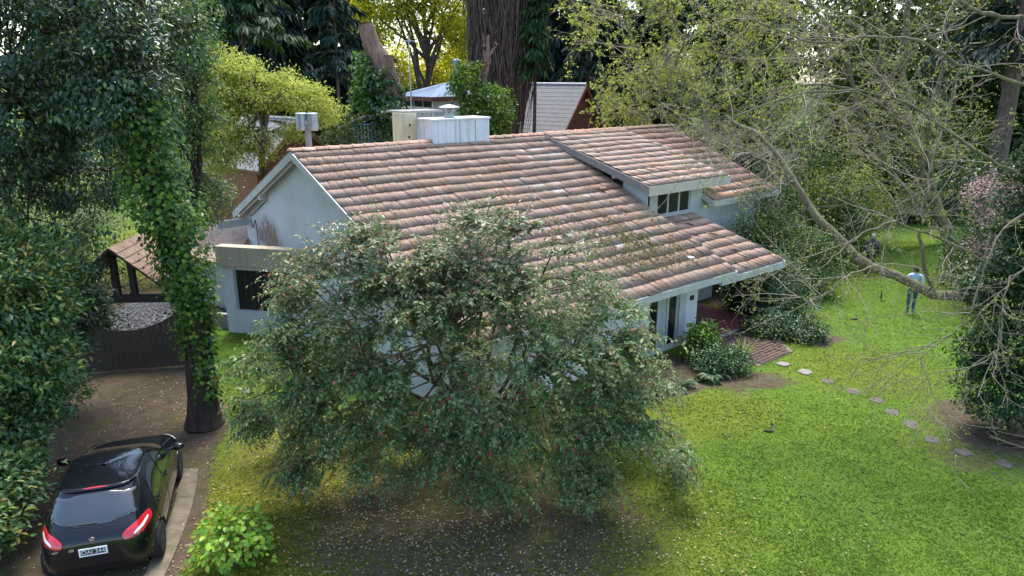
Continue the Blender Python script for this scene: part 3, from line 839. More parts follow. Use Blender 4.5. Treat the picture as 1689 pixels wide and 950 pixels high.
p_ = HW(-0.98, 4.75, zmain(4.75) + 0.075)
o = lb.build('loose_brick', MT['looseb'], None, p_, (0.34, 0, HROT - 0.25)); tag(o, 'loose brown brick lying on the roof beside the dormer', 'brick')
bits = [(1.5, 2.95, 0.3), (0.9, 2.25, 0.5), (1.7, 2.1, 0.2), (1.35, 1.0, 0.6)]
labs = ['small dark stick on the porch roof just under the dormer window', 'dark stick on the porch roof close to the main roof edge', 'dark stick on the porch roof towards its open side', 'short dark stick low on the porch roof above the eave']
for (a, c, q), lb_ in zip(bits, labs):
    st = MB()
    st.tube(polycurve([(-0.2, 0, 0.02), (-0.05, 0.03, 0.045), (0.08, -0.02, 0.03), (0.22, 0.02, 0.02)], 7), [0.012, 0.02, 0.022, 0.02, 0.018, 0.014, 0.008], 5)
    st.tube([(0.02, 0, 0.035), (0.08, 0.07, 0.04), (0.12, 0.11, 0.05)], [0.012, 0.01, 0.006], 4)
    o = st.build('stick', MT['bark_dark'], None, HW(a, c, zporch(c) + 0.075), (0, 0.2, q)); tag(o, lb_, 'stick', 'sticks on the porch roof')
# ------------------------------------------------------------------ plants
def inside_house(P):
    s, t, z = to_house(P)
    under = (s > -10.2) & (s < 0.1) & (t > -0.1) & (t < 8.7) & (z < zmain(t) + 0.12)
    back = (s > -10.2) & (s < 7.7) & (t >= 8.7) & (t < 14.4) & (z < zb(t) + 0.1)
    right_ = (s >= 0.1) & (s < 7.7) & (t > 3.2) & (t < 8.7) & (z < zdorm(t) + 0.15)
    pr = (s > -0.8) & (s < 2.8) & (t > -0.1) & (t < 3.4) & (z < zporch(t) + 0.12) & (z > 1.7)
    pr2 = (s > -1.0) & (s < 1.9) & (t > 0.3) & (t < 3.0) & (z < 2.1)
    return under | back | right_ | pr | pr2
def lumps(D, seed, amp=0.16, f=2.6):
    r = rng_(seed); o = np.zeros(len(D))
    for k in range(6):
        a = rdir(r, 1)[0] * f * (0.7 + 0.35 * k)
        o += np.sin(D @ a * 1.7 + r.uniform(0, 6.28)) / (1 + 0.3 * k)
    return 1 + amp * o / 2.5
def clumps(rng, ells, n, shell=0.55, seed=0, amp=0.18, zmin=None):
    """points spread through lumpy ellipsoids, mostly near the shell"""
    vol = np.array([e[1][0] * e[1][1] * e[1][2] for e in ells]) ** 0.75
    cnt = rng.multinomial(n, vol / vol.sum())
    out, ctr = [], []
    for i, ((c, rad), k) in enumerate(zip(ells, cnt)):
        d = rdir(rng, k)
        rr = (shell + (1 - shell) * rng.uniform(0, 1, k) ** 0.6) * lumps(d, seed + i, amp)
        out.append(np.array(c) + d * np.array(rad) * rr[:, None])
        ctr.append(np.broadcast_to(np.array(c), (k, 3)))
    P, C = np.concatenate(out), np.concatenate(ctr)
    if zmin is not None:
        k = P[:, 2] > zmin; P, C = P[k], C[k]
    return P, C
def leaf_cloud(rng, P, C, per, rad, L, W, droop=0.3, outw=0.7, flat=0.6, clip=True, fold=0.18):
    """leaves gathered round clump centres P (outward from C)"""
    n = len(P) * per
    pi_ = np.repeat(np.arange(len(P)), per)
    off = rng.normal(size=(n, 3)) * rad
    off[:, 2] *= flat
    Q = P[pi_] + off
    out = norm(Q - C[pi_])
    D = norm(out * outw + rdir(rng, n) * 0.8 + np.array([0, 0, -droop]))
    Nn = norm(np.array([0, 0, 1.0]) + out * 0.5 + rdir(rng, n) * 0.6)
    if clip:
        k = ~inside_house(Q) & (Q[:, 2] > 0.05)
        Q, D, Nn = Q[k], D[k], Nn[k]
    sc = rng.uniform(0.7, 1.25, len(Q))
    return leaves_np(Q, D, Nn, L * sc, W * sc, fold)
def limbs(rng, geo, trunk, targets, r0, r1=0.02, lo=0.35, sag=0.25, n=8, k=6):
    """curved limbs from a trunk path to target points"""
    trunk = np.asarray(trunk)
    T = len(targets)
    u = rng.uniform(lo, 1.0, T) * (len(trunk) - 1)
    i = np.minimum(u.astype(int), len(trunk) - 2); fr = (u - i)[:, None]
    b0 = trunk[i] * (1 - fr) + trunk[i + 1] * fr
    dist = np.linalg.norm(targets - b0, axis=1, keepdims=True)
    mid = (b0 + targets) / 2 + np.array([0, 0, 1.0]) * dist * sag + rdir(rng, T) * dist * 0.12
    P = bez(b0, mid, targets, n)
    P[:, 1:-1] += rng.normal(size=P[:, 1:-1].shape) * dist[:, None] * 0.015
    geo.add(*tubes_np(P, taper(T, n, r0, r1), k))
    return P
def nearest_twigs(rng, geo, LP, targets, r0=0.02, r1=0.006, n=5, k=3, sag=0.1):
    pts = LP[:, 2:].reshape(-1, 3)
    idx = np.empty(len(targets), int)
    for a in range(0, len(targets), 256):
        d = ((targets[a:a+256, None] - pts[None]) ** 2).sum(-1)
        idx[a:a+256] = d.argmin(1)
    b0 = pts[idx]
    dist = np.linalg.norm(targets - b0, axis=1, keepdims=True)
    mid = (b0 + targets) / 2 + np.array([0, 0, 1.0]) * dist * sag + rdir(rng, len(targets)) * dist * 0.15
    P = bez(b0, mid, targets, n)
    geo.add(*tubes_np(P, taper(len(P), n, r0, r1), k))
    return P
def tree(name, label, cat, base, path, ells, rt, nl, nc, per, crad, L, W, lm, bm, seed, group=None, shell=0.55, droop=0.3, flat=0.6, sag=0.2, amp=0.18, lo=0.35, zmin=0.15, rtop=None, limb_r=None, clip=True, outw=0.7):
    rng = rng_(seed)
    base = np.asarray(base, float)
    root = empty(name, base, 0, label, cat, group)
    path = np.asarray(path, float)
    tr = polycurve(path, 14)
    tr[1:-1] += rng.normal(size=tr[1:-1].shape) * rt * 0.12
    g = Geo()
    rads = taper(1, 14, rt, rtop or rt * 0.35); rads[0, 0] *= 1.35; rads[0, 1] *= 1.1
    g.add(*tubes_np(tr[None], rads, 10))
    P, C = clumps(rng, ells, nc, shell, seed * 7, amp, zmin)
    if clip:
        k = ~inside_house(P); P, C = P[k], C[k]
    lt = P[rng.choice(len(P), min(nl, len(P)), replace=False)]
    ctr = np.mean([e[0] for e in ells], 0)
    lt = ctr + (lt - ctr) * 0.8
    LP = limbs(rng, g, tr, lt, limb_r or rt * 0.35, 0.018, lo, sag)
    nearest_twigs(rng, g, LP, P, 0.018, 0.006)
    me = g.mesh('trunk', True); me.transform(Matrix.Translation(-Vector(base)))
    link('trunk', me, bm, root)
    V, F = leaf_cloud(rng, P, C, per, crad, L, W, droop, outw, flat, clip)
    me = fast_mesh('crown', V - base, F)
    link('crown', me, lm, root)
    return root
def shrub(name, label, cat, base, ells, nc, per, crad, L, W, lm, seed, group=None, stems=7, bm=None, droop=0.1, flat=0.7, shell=0.5, amp=0.2, outw=0.8, clip=True):
    rng = rng_(seed)
    base = np.asarray(base, float)
    root = empty(name, base, 0, label, cat, group)
    P, C = clumps(rng, ells, nc, shell, seed * 5, amp, 0.1)
    if clip:
        k = ~inside_house(P); P, C = P[k], C[k]
    g = Geo()
    tr = np.linspace(base, base + np.array([0, 0, 0.3]), 4)
    LP = limbs(rng, g, tr, P[rng.choice(len(P), min(stems, len(P)), replace=False)] * 0.8 + np.array(ells[0][0]) * 0.2, 0.03, 0.01, 0.0, 0.1)
    nearest_twigs(rng, g, LP, P, 0.010, 0.004)
    me = g.mesh('stem', True); me.transform(Matrix.Translation(-Vector(base)))
    link('stem', me, bm or MT['bark'], root)
    V, F = leaf_cloud(rng, P, C, per, crad, L, W, droop, outw, flat, clip)
    link('foliage', fast_mesh('foliage', V - base, F), lm, root)
    return root

# ---- the big tree in front of the house: many arching stems, clumps of drooping sprays
def in_poly(x, y, poly):
    c = np.zeros(x.shape, bool); n = len(poly)
    for i in range(n):
        (x1, y1), (x2, y2) = poly[i], poly[(i + 1) % n]
        c ^= ((y1 > y) != (y2 > y)) & (x < (x2 - x1) * (y - y1) / (y2 - y1 + 1e-9) + x1)
    return c
def front_tree():
    rng = rng_(101)
    base = np.array([-0.75, 12.8, 0.0])
    root = empty('broadleaf_tree', base, 0, 'wide spreading evergreen tree with drooping sprays in front of the house', 'tree')
    # side view of the crown as the garden sees it, used to trim the volume
    prof = [(372, 610), (405, 560), (440, 520), (425, 478), (465, 425), (520, 388), (590, 362), (650, 368), (705, 390), (755, 350), (800, 334), (850, 348), (905, 372), (955, 418), (1000, 450), (1045, 482), (1065, 520), (1080, 560), (1112, 600), (1132, 640), (1122, 690), (1150, 750), (1165, 785), (1120, 818), (1060, 838), (980, 838), (905, 828), (845, 862), (790, 832), (725, 795), (645, 800), (560, 755), (520, 800), (482, 832), (458, 795), (448, 740), (400, 700), (382, 655)]
    C, UP = [], []
    while len(C) < 240:
        x, y = rng.uniform(360, 1170), rng.uniform(330, 865)
        ok = all(in_poly(np.array([x + dx]), np.array([y + dy]), prof)[0] for dx, dy in ((26, 0), (-26, 0), (0, 20), (0, -20)))
        if not ok: continue
        if (((x - 700) / 55) ** 2 + ((y - 566) / 26) ** 2 < 1) or (((x - 850) / 26) ** 2 + ((y - 595) / 34) ** 2 < 1): continue
        u, v = (x - 770) / 410, (y - 590) / 275
        w = sqrt(max(0.04, 1 - 0.8 * u * u - 0.75 * v * v))
        q = rng.uniform()
        Y = 12.7 + w * ((-rng.uniform(0.65, 1.0) * 2.2) if q < 0.62 else (rng.uniform(-0.5, 0.6) * 2.0 if q < 0.82 else rng.uniform(0.6, 1.0) * 2.0))
        P = at(x, y, Y)
        if P[2] < 0.45 or inside_house(P[None] + np.array([[0, 0, -0.25]]))[0]: continue
        if C and np.min(np.linalg.norm(np.array(C) - P, axis=1)) < 0.30: continue
        C.append(P); UP.append(-v)
    C, UP = np.array(C), np.array(UP)
    g = Geo()
    cc = np.array([-0.8, 12.65, 2.2])
    ns = 10
    tgt = np.array([cc + np.array([cos(a) * 1.9, sin(a) * 1.3, rng.uniform(0.1, 1.5)]) for a in np.linspace(0, 2 * pi, ns, endpoint=False) + rng.normal(0, 0.15, ns)] + [cc + np.array([0.1, 0.1, 2.0]), cc + np.array([-1.2, 0.2, 1.8]), cc + np.array([1.2, 0.2, 1.7])])
    tr = np.linspace(base, base + np.array([0.03, 0.02, 0.45]), 6)
    g.add(*tubes_np(tr[None], taper(1, 6, 0.22, 0.15), 10))
    LP = limbs(rng, g, tr, tgt, 0.06, 0.022, 0.4, 0.10, 10, 7)
    nearest_twigs(rng, g, LP, C, 0.02, 0.008, 8, 5, 0.10)
    nsp = 25
    ci = np.repeat(np.arange(len(C)), nsp)
    rc = rng.uniform(0.20, 0.38, len(C))[ci]
    off = rdir(rng, len(ci)) * (rc * rng.uniform(0.0, 1.0, len(ci)) ** 0.5)[:, None]
    off[:, 2] *= 0.45
    P = C[ci] + off; up = UP[ci]
    out = norm((P - cc) * np.array([1, 1, 0.55]))
    d = norm(out * 0.8 + norm(off) * 0.7 + rdir(rng, len(P)) * 0.35 + np.array([0, 0, 0.05]))
    ln = rng.uniform(0.26, 0.62, len(P)) * np.where(rng.uniform(0, 1, len(P)) < 0.08, 1.7, 1.0)
    nseg = 8
    pts = [P]
    for q in range(nseg):
        d = norm(d + np.array([0, 0, -0.05 - 0.035 * q]) * (0.5 + 0.6 * (1 - np.clip(up, 0, 1)))[:, None] + rdir(rng, len(P)) * 0.07)
        pts.append(pts[-1] + d * (ln / nseg)[:, None])
    SP = np.stack(pts, 1)
    g.add(*tubes_np(SP[:, ::2], taper(len(SP), 5, 0.0055, 0.002), 3))
    me = g.mesh('trunk', True); me.transform(Matrix.Translation(-Vector(base)))
    link('trunk', me, MT['bark'], root)
    nl = 16
    u = (np.arange(nl) + 0.4) / nl * nseg
    i = np.minimum(u.astype(int), nseg - 1); fr = (u - i)[None, :, None]
    LPs = SP[:, i] * (1 - fr) + SP[:, i + 1] * fr
    T = norm(SP[:, i + 1] - SP[:, i])
    side = norm(np.cross(T, np.array([0, 0, 1.0]) + 0.05 * rdir(rng, 1)[0]))
    sg = np.where(np.arange(nl) % 2 == 0, 1.0, -1.0)[None, :, None]
    D = norm(T * 0.6 + side * sg * 0.85 + rng.normal(size=LPs.shape) * 0.28 + np.array([0, 0, -0.12]))
    Nn = norm(np.array([0, 0, 1.0]) + 0.35 * out[:, None, :] + rng.normal(size=LPs.shape) * 0.42)
    csz = rng.uniform(0.8, 1.2, len(C))[ci]
    size = (0.105 * (1.1 - 0.5 * np.arange(nl) / nl))[None, :] * rng.uniform(0.55, 1.25, LPs.shape[:2]) * csz[:, None]
    topw = (up[:, None] + rng.normal(0, 0.25, LPs.shape[:2])) > 0.50
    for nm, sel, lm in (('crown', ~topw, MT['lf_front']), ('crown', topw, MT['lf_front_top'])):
        Q = LPs[sel]
        kk = (Q[:, 2] > 0.06) & ~inside_house(Q) & (rng.uniform(0, 1, len(Q)) < 0.92)
        V, F = leaves_np(Q[kk], D[sel][kk], Nn[sel][kk], size[sel][kk], size[sel][kk] * rng.uniform(0.42, 0.62, kk.sum()), 0.12, 0.18)
        link(nm, fast_mesh(nm, V - base, F), lm, root)
front_tree()

# ---- left side: ivy clad trunk and the dark evergreen above it
def ivy_sleeve(rng, path, rad, n, L, W, spread, lob=0.35, seed=3):
    path = polycurve(path, 40)
    u = rng.uniform(0, 1, n)
    i = np.minimum((u * 39).astype(int), 38); fr = (u * 39 - i)[:, None]
    c = path[i] * (1 - fr) + path[i + 1] * fr
    t = norm(path[i + 1] - path[i])
    a = rng.uniform(0, 2 * pi, n)
    e1 = norm(np.cross(t, np.array([0, 1.0, 0.1]))); e2 = np.cross(t, e1)
    o = e1 * np.cos(a)[:, None] + e2 * np.sin(a)[:, None]
    lo = 1 + lob * vnoise(a * 1.0 + 0 * u, u * 14, seed, 1.4) * 2
    R = np.interp(u, np.linspace(0, 1, len(rad)), rad) * (0.55 + 0.45 * rng.uniform(0, 1, n) ** 0.4) * lo
    Q = c + o * R[:, None] + rng.normal(size=(n, 3)) * spread
    bare = vnoise(a * 1.3 + 2 * u, u * 17, seed + 50, 1.3) > 0.42
    sc0 = 1.0
    D = norm(o * 0.6 + np.array([0, 0, -0.75]) + rdir(rng, n) * 0.6)
    Nn = norm(o + np.array([0, 0, 0.7]) + rdir(rng, n) * 0.45)
    sc = rng.uniform(0.6, 1.3, n)
    k = (Q[:, 2] > 0.05) & ~(bare & (rng.uniform(0, 1, n) < 0.85))
    return leaves_np(Q[k], D[k], Nn[k], (L * sc)[k], (W * sc)[k], 0.1)
def ivy_tree():
    rng = rng_(111)
    base = gnd(338, 700); Y = base[1]
    root = empty('ivy_clad_tree', base, 0, 'leaning tree trunk sleeved in bright green ivy beside the driveway', 'tree')
    path = np.array([base, at(330, 610, Y + 0.1), at(315, 500, Y + 0.2), at(278, 380, Y + 0.3), at(245, 270, Y + 0.4), at(228, 150, Y + 0.5), at(222, 20, Y + 0.6), at(215, -120, Y + 0.7)])
    tr = polycurve(path, 26)
    g = Geo(); rd = taper(1, 26, 0.35, 0.15); rd[0, 0] = 0.46; rd[0, 1] = 0.38
    g.add(*tubes_np(tr[None], rd, 14))
    me = g.mesh('trunk', True); me.transform(Matrix.Translation(-Vector(base))); link('trunk', me, MT['bark_dark'], root)
    V, F = ivy_sleeve(rng, path[0:6] + np.array([0.08, -0.05, 0]), [0.08, 0.27, 0.36, 0.42, 0.50, 0.6], 11000, 0.105, 0.10, 0.11, 0.75)
    k = (V[::4][:, 2] > 1.7) | ((V[::4][:, 0] > tr[0, 0] + 0.05) & (V[::4][:, 2] > 0.6 + 0.6 * rng.uniform(0, 1, len(V) // 4)))
    Vk = V.reshape(-1, 4, 3)[k]; n = len(Vk)
    i = np.arange(n)[:, None] * 4
    Fk = np.concatenate([i + [[0, 1, 2]], i + [[0, 2, 3]]], 1).reshape(-1, 3)
    link('ivy', fast_mesh('ivy', Vk.reshape(-1, 3) - base, Fk), MT['lf_ivy'], root)
ivy_tree()
tree('evergreen_tree', 'dark glossy evergreen tree overhanging the driveway from the upper left', 'tree', gnd(-130, 640),
     [gnd(-130, 640), at(-90, 420, 16.5), at(40, 270, 16.5), at(120, 100, 16.2), at(130, -60, 16)],
     [(at(70, 60, 15.5), (2.6, 1.8, 1.7)), (at(190, 120, 15.0), (1.3, 1.5, 1.7)), (at(20, 190, 15), (1.6, 1.6, 1.3)), (at(60, -40, 15), (2.6, 1.3, 1.1)), (at(130, 300, 16.5), (1.9, 1.2, 1.3)), (at(265, 40, 16.5), (1.0, 1.2, 1.3)), (at(-60, 330, 15), (1.5, 1.5, 1.5))],
     0.2, 30, 470, 80, 0.20, 0.125, 0.062, MT['lf_dark'], MT['bark_dark'], 121, shell=0.25, droop=0.45, flat=0.7, amp=0.32)
tree('evergreen_tree', 'slim dark tree with small pale leaves between the ivy trunk and the gable', 'tree', gnd(300, 560),
     [gnd(300, 560), at(310, 400, 20.5), at(330, 250, 20.5), at(320, 120, 20.5)],
     [(at(310, 180, 20.5), (0.9, 0.9, 1.6)), (at(335, 330, 20.8), (0.75, 0.8, 1.2)), (at(300, 60, 20.5), (0.9, 0.9, 1.4))],
     0.12, 12, 190, 60, 0.2, 0.10, 0.055, MT['lf_hedge'], MT['bark_dark'], 122, shell=0.3, droop=0.3, flat=0.8)
hedges = [
    ('tall mixed hedge bush with yellow tipped leaves on the left of the driveway', [(at(5, 480, 12.6), (1.05, 1.2, 1.3)), (at(-30, 580, 12.2), (1.25, 1.2, 1.3))], gnd(0, 760), 430, 131, 'lf_hedge'),
    ('rounded glossy bush in front of the gate, left of the car roof', [(at(25, 640, 12.8), (0.95, 1.0, 0.9)), (at(-30, 720, 12.0), (1.05, 1.0, 0.85))], gnd(10, 760), 330, 132, 'lf_hedge'),
    ('low bright green bush at the left edge beside the car', [(at(-15, 800, 10.8), (0.62, 0.8, 0.5)), (at(-70, 870, 10.0), (0.7, 0.8, 0.5))], gnd(-20, 860), 200, 133, 'lf_hedge'),
    ('dark narrow leaved bush growing against the gate posts', [(at(100, 490, 16.0), (0.75, 0.9, 1.2)), (at(70, 590, 15.6), (0.6, 0.8, 0.9))], gnd(90, 640), 240, 134, 'lf_dark')]
for lab, ells, bs, nc, sd, lm in hedges:
    shrub('hedge_bush', lab, 'bush', bs, ells, int(nc * 0.72), 66, 0.16, 0.125, 0.055, MT[lm], sd, 'bushes along the driveway', stems=16, shell=0.45, droop=0.05, amp=0.34)

# ---- right side: large spreading spring tree, nearly bare, with one heavy low limb
def bare_tree(name, label, base, limbs_px, r_list, seed, per=(9, 6, 4), lens=((1.2, 2.4), (0.5, 1.1), (0.2, 0.5)), leafn=2, leaf=0.05, lm='lf_sparse', tw='twig', bk='bark_mossy', leafp=0.55, trunk=None, grav=-0.015, rtw=(0.016, 0.008, 0.0045)):
    rng = rng_(seed)
    base = np.asarray(base, float)
    root = empty(name, base, 0, label, 'tree')
    g = Geo(); n = 22
    P0 = []
    for L, (ra, rb) in zip(limbs_px, r_list):
        c = polycurve(L, n)
        c[1:-1] += rng.normal(size=(n - 2, 3)) * 0.025
        P0.append(c)
        kn = 1 + 0.10 * np.sin(np.arange(n) * 1.9 + seed) + rng.normal(0, 0.07, n)
        g.add(*tubes_np(c[None], taper(1, n, ra, rb) * kn[None], 9))
    if trunk is not None:
        for tp, ra, rb in trunk:
            c = polycurve(tp, 16); rd = taper(1, 16, ra, rb); rd[0, 0] *= 1.4
            g.add(*tubes_np(c[None], rd, 12))
    me = g.mesh('trunk', True); me.transform(Matrix.Translation(-Vector(base)))
    link('trunk', me, MT[bk], root)
    P0 = np.stack(P0)
    g2 = Geo()
    P1, _, _ = spawn(rng, P0, per[0], lens[0], 0.85, 0.24, grav, 8, 0.12)
    P2, _, _ = spawn(rng, P1, per[1], lens[1], 0.8, 0.26, grav, 6, 0.1)
    P3, _, _ = spawn(rng, P2, per[2], lens[2], 0.75, 0.28, grav, 4, 0.1)
    for P, r0 in ((P1, rtw[0]), (P2, rtw[1]), (P3, rtw[2])):
        k = ~inside_house(P).any(1)
        g2.add(*tubes_np(P[k], taper(k.sum(), P.shape[1], r0, r0 * 0.35), 4 if r0 > 0.007 else 3))
    me = g2.mesh('twigs', True); me.transform(Matrix.Translation(-Vector(base)))
    link('twigs', me, MT[tw], root)
    tips = np.concatenate([P3[:, -1], P3[:, 2], P2[:, -1]])
    tips = tips[(rng.uniform(0, 1, len(tips)) < leafp) & ~inside_house(tips)]
    Q = np.repeat(tips, leafn, 0) + rng.normal(size=(len(tips) * leafn, 3)) * 0.035
    sc = rng.uniform(0.5, 1.3, len(Q))
    V, F = leaves_np(Q, norm(rdir(rng, len(Q)) + np.array([0, 0, 0.2])), rdir(rng, len(Q)), leaf * sc, leaf * 0.6 * sc)
    link('crown', fast_mesh('crown', V - base, F), MT[lm], root)
    return root
rb = gnd(1700, 690)
bare_tree('spreading_tree', 'large nearly bare spring tree whose heavy low limb sweeps over the lawn', rb,
    [[at(1720, 505, 15.2), at(1620, 493, 15.2), at(1540, 483, 15.3), at(1440, 440, 15.6), at(1370, 380, 16.0), at(1315, 310, 16.5), at(1270, 240, 17), at(1195, 190, 17.5)],
     [at(1310, 300, 16.5), at(1255, 262, 16.3), at(1180, 240, 16.0), at(1090, 200, 15.6)],
     [at(1540, 483, 15.3), at(1520, 400, 15.2), at(1530, 300, 15.4), at(1560, 200, 15.8), at(1590, 90, 16)],
     [at(1690, 470, 15.2), at(1560, 400, 14.4), at(1470, 370, 14.0), at(1400, 400, 13.6), at(1350, 450, 13.4)],
     [at(1700, 300, 15), at(1600, 245, 14.5), at(1480, 165, 14.2), at(1340, 150, 14), at(1200, 200, 14)],
     [at(1720, 150, 15), at(1600, 110, 14.5), at(1480, 60, 14.3), at(1350, 70, 14.2), at(1230, 30, 14)],
     [at(1440, 440, 15.6), at(1400, 455, 15.0), at(1350, 490, 14.6), at(1315, 490, 14.4)],
     [at(1720, 330, 14), at(1640, 400, 13.4), at(1600, 520, 13), at(1560, 560, 12.8), at(1500, 600, 12.7)],
     [at(1720, 420, 14), at(1660, 470, 13.4), at(1650, 560, 13), at(1620, 600, 12.8)],
     [at(1720, 30, 15.5), at(1620, 20, 15.5), at(1500, -40, 15.5), at(1400, -60, 15.5)]],
    [(0.15, 0.04), (0.035, 0.010), (0.045, 0.012), (0.032, 0.010), (0.036, 0.010), (0.036, 0.010), (0.026, 0.008), (0.022, 0.008), (0.022, 0.008), (0.05, 0.02)], 141, per=(10, 5, 3), leafp=0.6, leafn=3, rtw=(0.011, 0.006, 0.0038),
    trunk=[([rb, at(1705, 600, 15.2), at(1712, 500, 15.2), at(1725, 300, 15.2), at(1735, 100, 15.4), at(1740, -150, 15.6)], 0.34, 0.2)])
# ivy round its foot
shrub('ivy_thicket', 'dark ivy thicket wrapped round the foot of the tree at the right edge', 'ivy', gnd(1660, 690),
      [(at(1680, 560, 14.8), (0.75, 0.7, 1.1)), (at(1655, 645, 14.8), (0.75, 0.7, 0.75)), (at(1690, 430, 15.0), (0.62, 0.6, 1.1)), (at(1625, 470, 15.0), (0.35, 0.4, 0.5)), (at(1605, 580, 15.0), (0.32, 0.4, 0.4)), (at(1695, 320, 15.2), (0.55, 0.55, 1.0)), (at(1670, 520, 14.6), (0.4, 0.4, 1.5))],
      470, 46, 0.16, 0.085, 0.06, MT['lf_ivydark'], 142, stems=16, shell=0.45, droop=0.5, amp=0.4)
mb_ = gnd(1570, 402)
my = mb_[1]
bare_tree('multi_stem_tree', 'multi stemmed bare tree at the far edge of the lawn behind the walkers', mb_,
    [[at(1570, 402, my), at(1540, 330, my), at(1505, 240, my), at(1490, 130, my), at(1500, 0, my), at(1505, -80, my)],
     [at(1550, 350, my), at(1480, 300, my), at(1425, 200, my - 1), at(1390, 90, my - 1), at(1330, 0, my - 2)],
     [at(1540, 330, my), at(1530, 220, my - 1), at(1560, 100, my - 1), at(1600, 0, my - 2)],
     [at(1470, 290, my), at(1450, 230, my), at(1400, 130, my + 1), at(1280, 20, my + 1)],
     [at(1520, 260, my), at(1460, 180, my - 2), at(1370, 140, my - 3), at(1270, 150, my - 3)],
     [at(1560, 390, my), at(1500, 330, my), at(1490, 370, my - 1), at(1420, 380, my - 2)]],
    [(0.30, 0.08), (0.22, 0.05), (0.16, 0.04), (0.12, 0.03), (0.10, 0.03), (0.08, 0.02)], 143, per=(12, 7, 4), lens=((2.2, 4.5), (0.9, 2.0), (0.4, 0.9)), leafn=3, leaf=0.10, leafp=0.75, rtw=(0.035, 0.016, 0.009))
bare_tree('spring_tree', 'feathery spring tree with pale young leaves behind the far roof end', gnd(1120, 300),
    [[gnd(1120, 300), at(1115, 200, 36), at(1100, 100, 36), at(1085, -20, 36)],
     [at(1117, 230, 36), at(1070, 140, 35), at(1045, 70, 34.5), at(1020, 10, 34)],
     [at(1115, 210, 36), at(1170, 140, 35), at(1210, 60, 35), at(1240, 0, 35)],
     [at(1110, 170, 36), at(1070, 185, 35), at(1040, 190, 35)],
     [at(1110, 190, 36), at(1180, 190, 34), at(1240, 170, 33)],
     [at(1105, 130, 36), at(1130, 60, 34), at(1150, -10, 34)]],
    [(0.22, 0.06), (0.10, 0.03), (0.10, 0.03), (0.07, 0.02), (0.07, 0.02), (0.07, 0.02)], 144, per=(13, 8, 4), lens=((1.6, 3.2), (0.8, 1.8), (0.4, 0.9)), leafn=4, leaf=0.13, leafp=0.9, rtw=(0.03, 0.015, 0.008), lm='lf_yellow')
# bare creeper over the far end of the roof
def creeper():
    rng = rng_(151)
    base = HW(8.1, 5.0, 0.0)
    root = empty('bare_creeper', base, 0, 'tangle of bare grey creeper over the far end of the tiled roof', 'creeper')
    L = []
    for i in range(26):
        s, t = 8.0 + rng.normal(0, 0.4), rng.uniform(2.5, 8)
        e_s, e_t = 6.2 + rng.normal(0, 0.8), t + rng.normal(0, 1)
        zz = zmain(min(max(e_t, 3.4), 8.5)) + rng.uniform(0.15, 0.8)
        L.append(polycurve([HW(s, t, 0.0), HW(s + 0.2, t, 2.2), HW(s - 0.1, t, 4.0 + rng.uniform(0, 1.0)), HW(e_s + 0.8, (t + e_t) / 2, zz + 0.5), HW(e_s, e_t, zz)], 18))
    L = np.stack(L); g = Geo()
    g.add(*tubes_np(L, taper(len(L), 18, 0.03, 0.01), 5))
    P1, _, _ = spawn(rng, L, 12, (0.4, 1.2), 0.9, 0.3, 0.0, 6, 0.35)
    P2, _, _ = spawn(rng, P1, 5, (0.2, 0.6), 0.9, 0.3, 0.0, 4)
    for P, r0 in ((P1, 0.010), (P2, 0.006)):
        k = ~inside_house(P).any(1); g.add(*tubes_np(P[k], taper(k.sum(), P.shape[1], r0, 0.003), 3))
    me = g.mesh('stems', True); me.transform(Matrix.Translation(-Vector(base))); link('stems', me, MT['twig'], root)
    tp = P2[:, -1]; tp = tp[(rng.uniform(0, 1, len(tp)) < 0.35) & ~inside_house(tp)]
    V, F = leaves_np(tp, rdir(rng, len(tp)), rdir(rng, len(tp)), 0.07, 0.045)
    link('leaves', fast_mesh('leaves', V - base, F), MT['lf_sparse'], root)
creeper()

# ---- shrubs between the house and the lawn, and round the lawn
side = [
    ('loose grey green bush filling the corner beside the wing roof', (1330, 330), 31, (2.6, 1.8, 2.0), 'lf_shrub', 161, 330),
    ('bright young green bush behind the low limb', (1390, 330), 34, (2.0, 1.4, 1.4), 'lf_yellow', 162, 230),
    ('dense dark bush at the porch roof corner', (1265, 470), 23.5, (1.5, 1.2, 1.1), 'lf_bed', 163, 260),
    ('soft green bush spilling onto the lawn behind the porch bed', (1315, 430), 26.0, (1.35, 1.4, 1.4), 'lf_shrub', 164, 300),
    ('leafy bush under the dormer window beside the wing wall', (1240, 365), 27.0, (1.5, 1.2, 1.5), 'lf_cypress', 165, 220),
    ('dark hedge bush at the far end of the lawn, left of the bare tree', (1430, 320), 40.5, (3.0, 1.4, 1.7), 'lf_ivydark', 166, 260),
    ('dark hedge bush at the far end of the lawn, right of the bare tree', (1570, 320), 39.5, (3.0, 1.5, 1.9), 'lf_dark', 167, 260),
    ('ivy covered bush right of the walkers in front of the blossom', (1610, 420), 27.0, (1.3, 1.2, 1.3), 'lf_ivydark', 168, 240),
    ('grey green feathery bush above the far hedge', (1500, 230), 42.0, (5.0, 2.0, 2.6), 'lf_shrub', 169, 300),
    ('light green bush seen through the trees left of the ivy trunk', (90, 370), 24.0, (2.2, 1.2, 1.5), 'lf_shrub', 172, 200),
    ('dark shaded bush behind the hedge, left of the gate canopy', (80, 345), 20.0, (2.0, 1.0, 1.3), 'lf_ivydark', 176, 190),
    ('pale green bush behind the gate canopy', (215, 420), 27.0, (2.0, 1.0, 1.2), 'lf_yellow', 173, 120),
    ('grey green bush filling the gap behind the dormer end', (1325, 205), 43.0, (2.4, 1.5, 2.4), 'lf_shrub', 174, 230),
    ('green bush at the right edge below the blossom', (1670, 400), 24.0, (1.6, 1.4, 1.4), 'lf_shrub', 170, 240)]
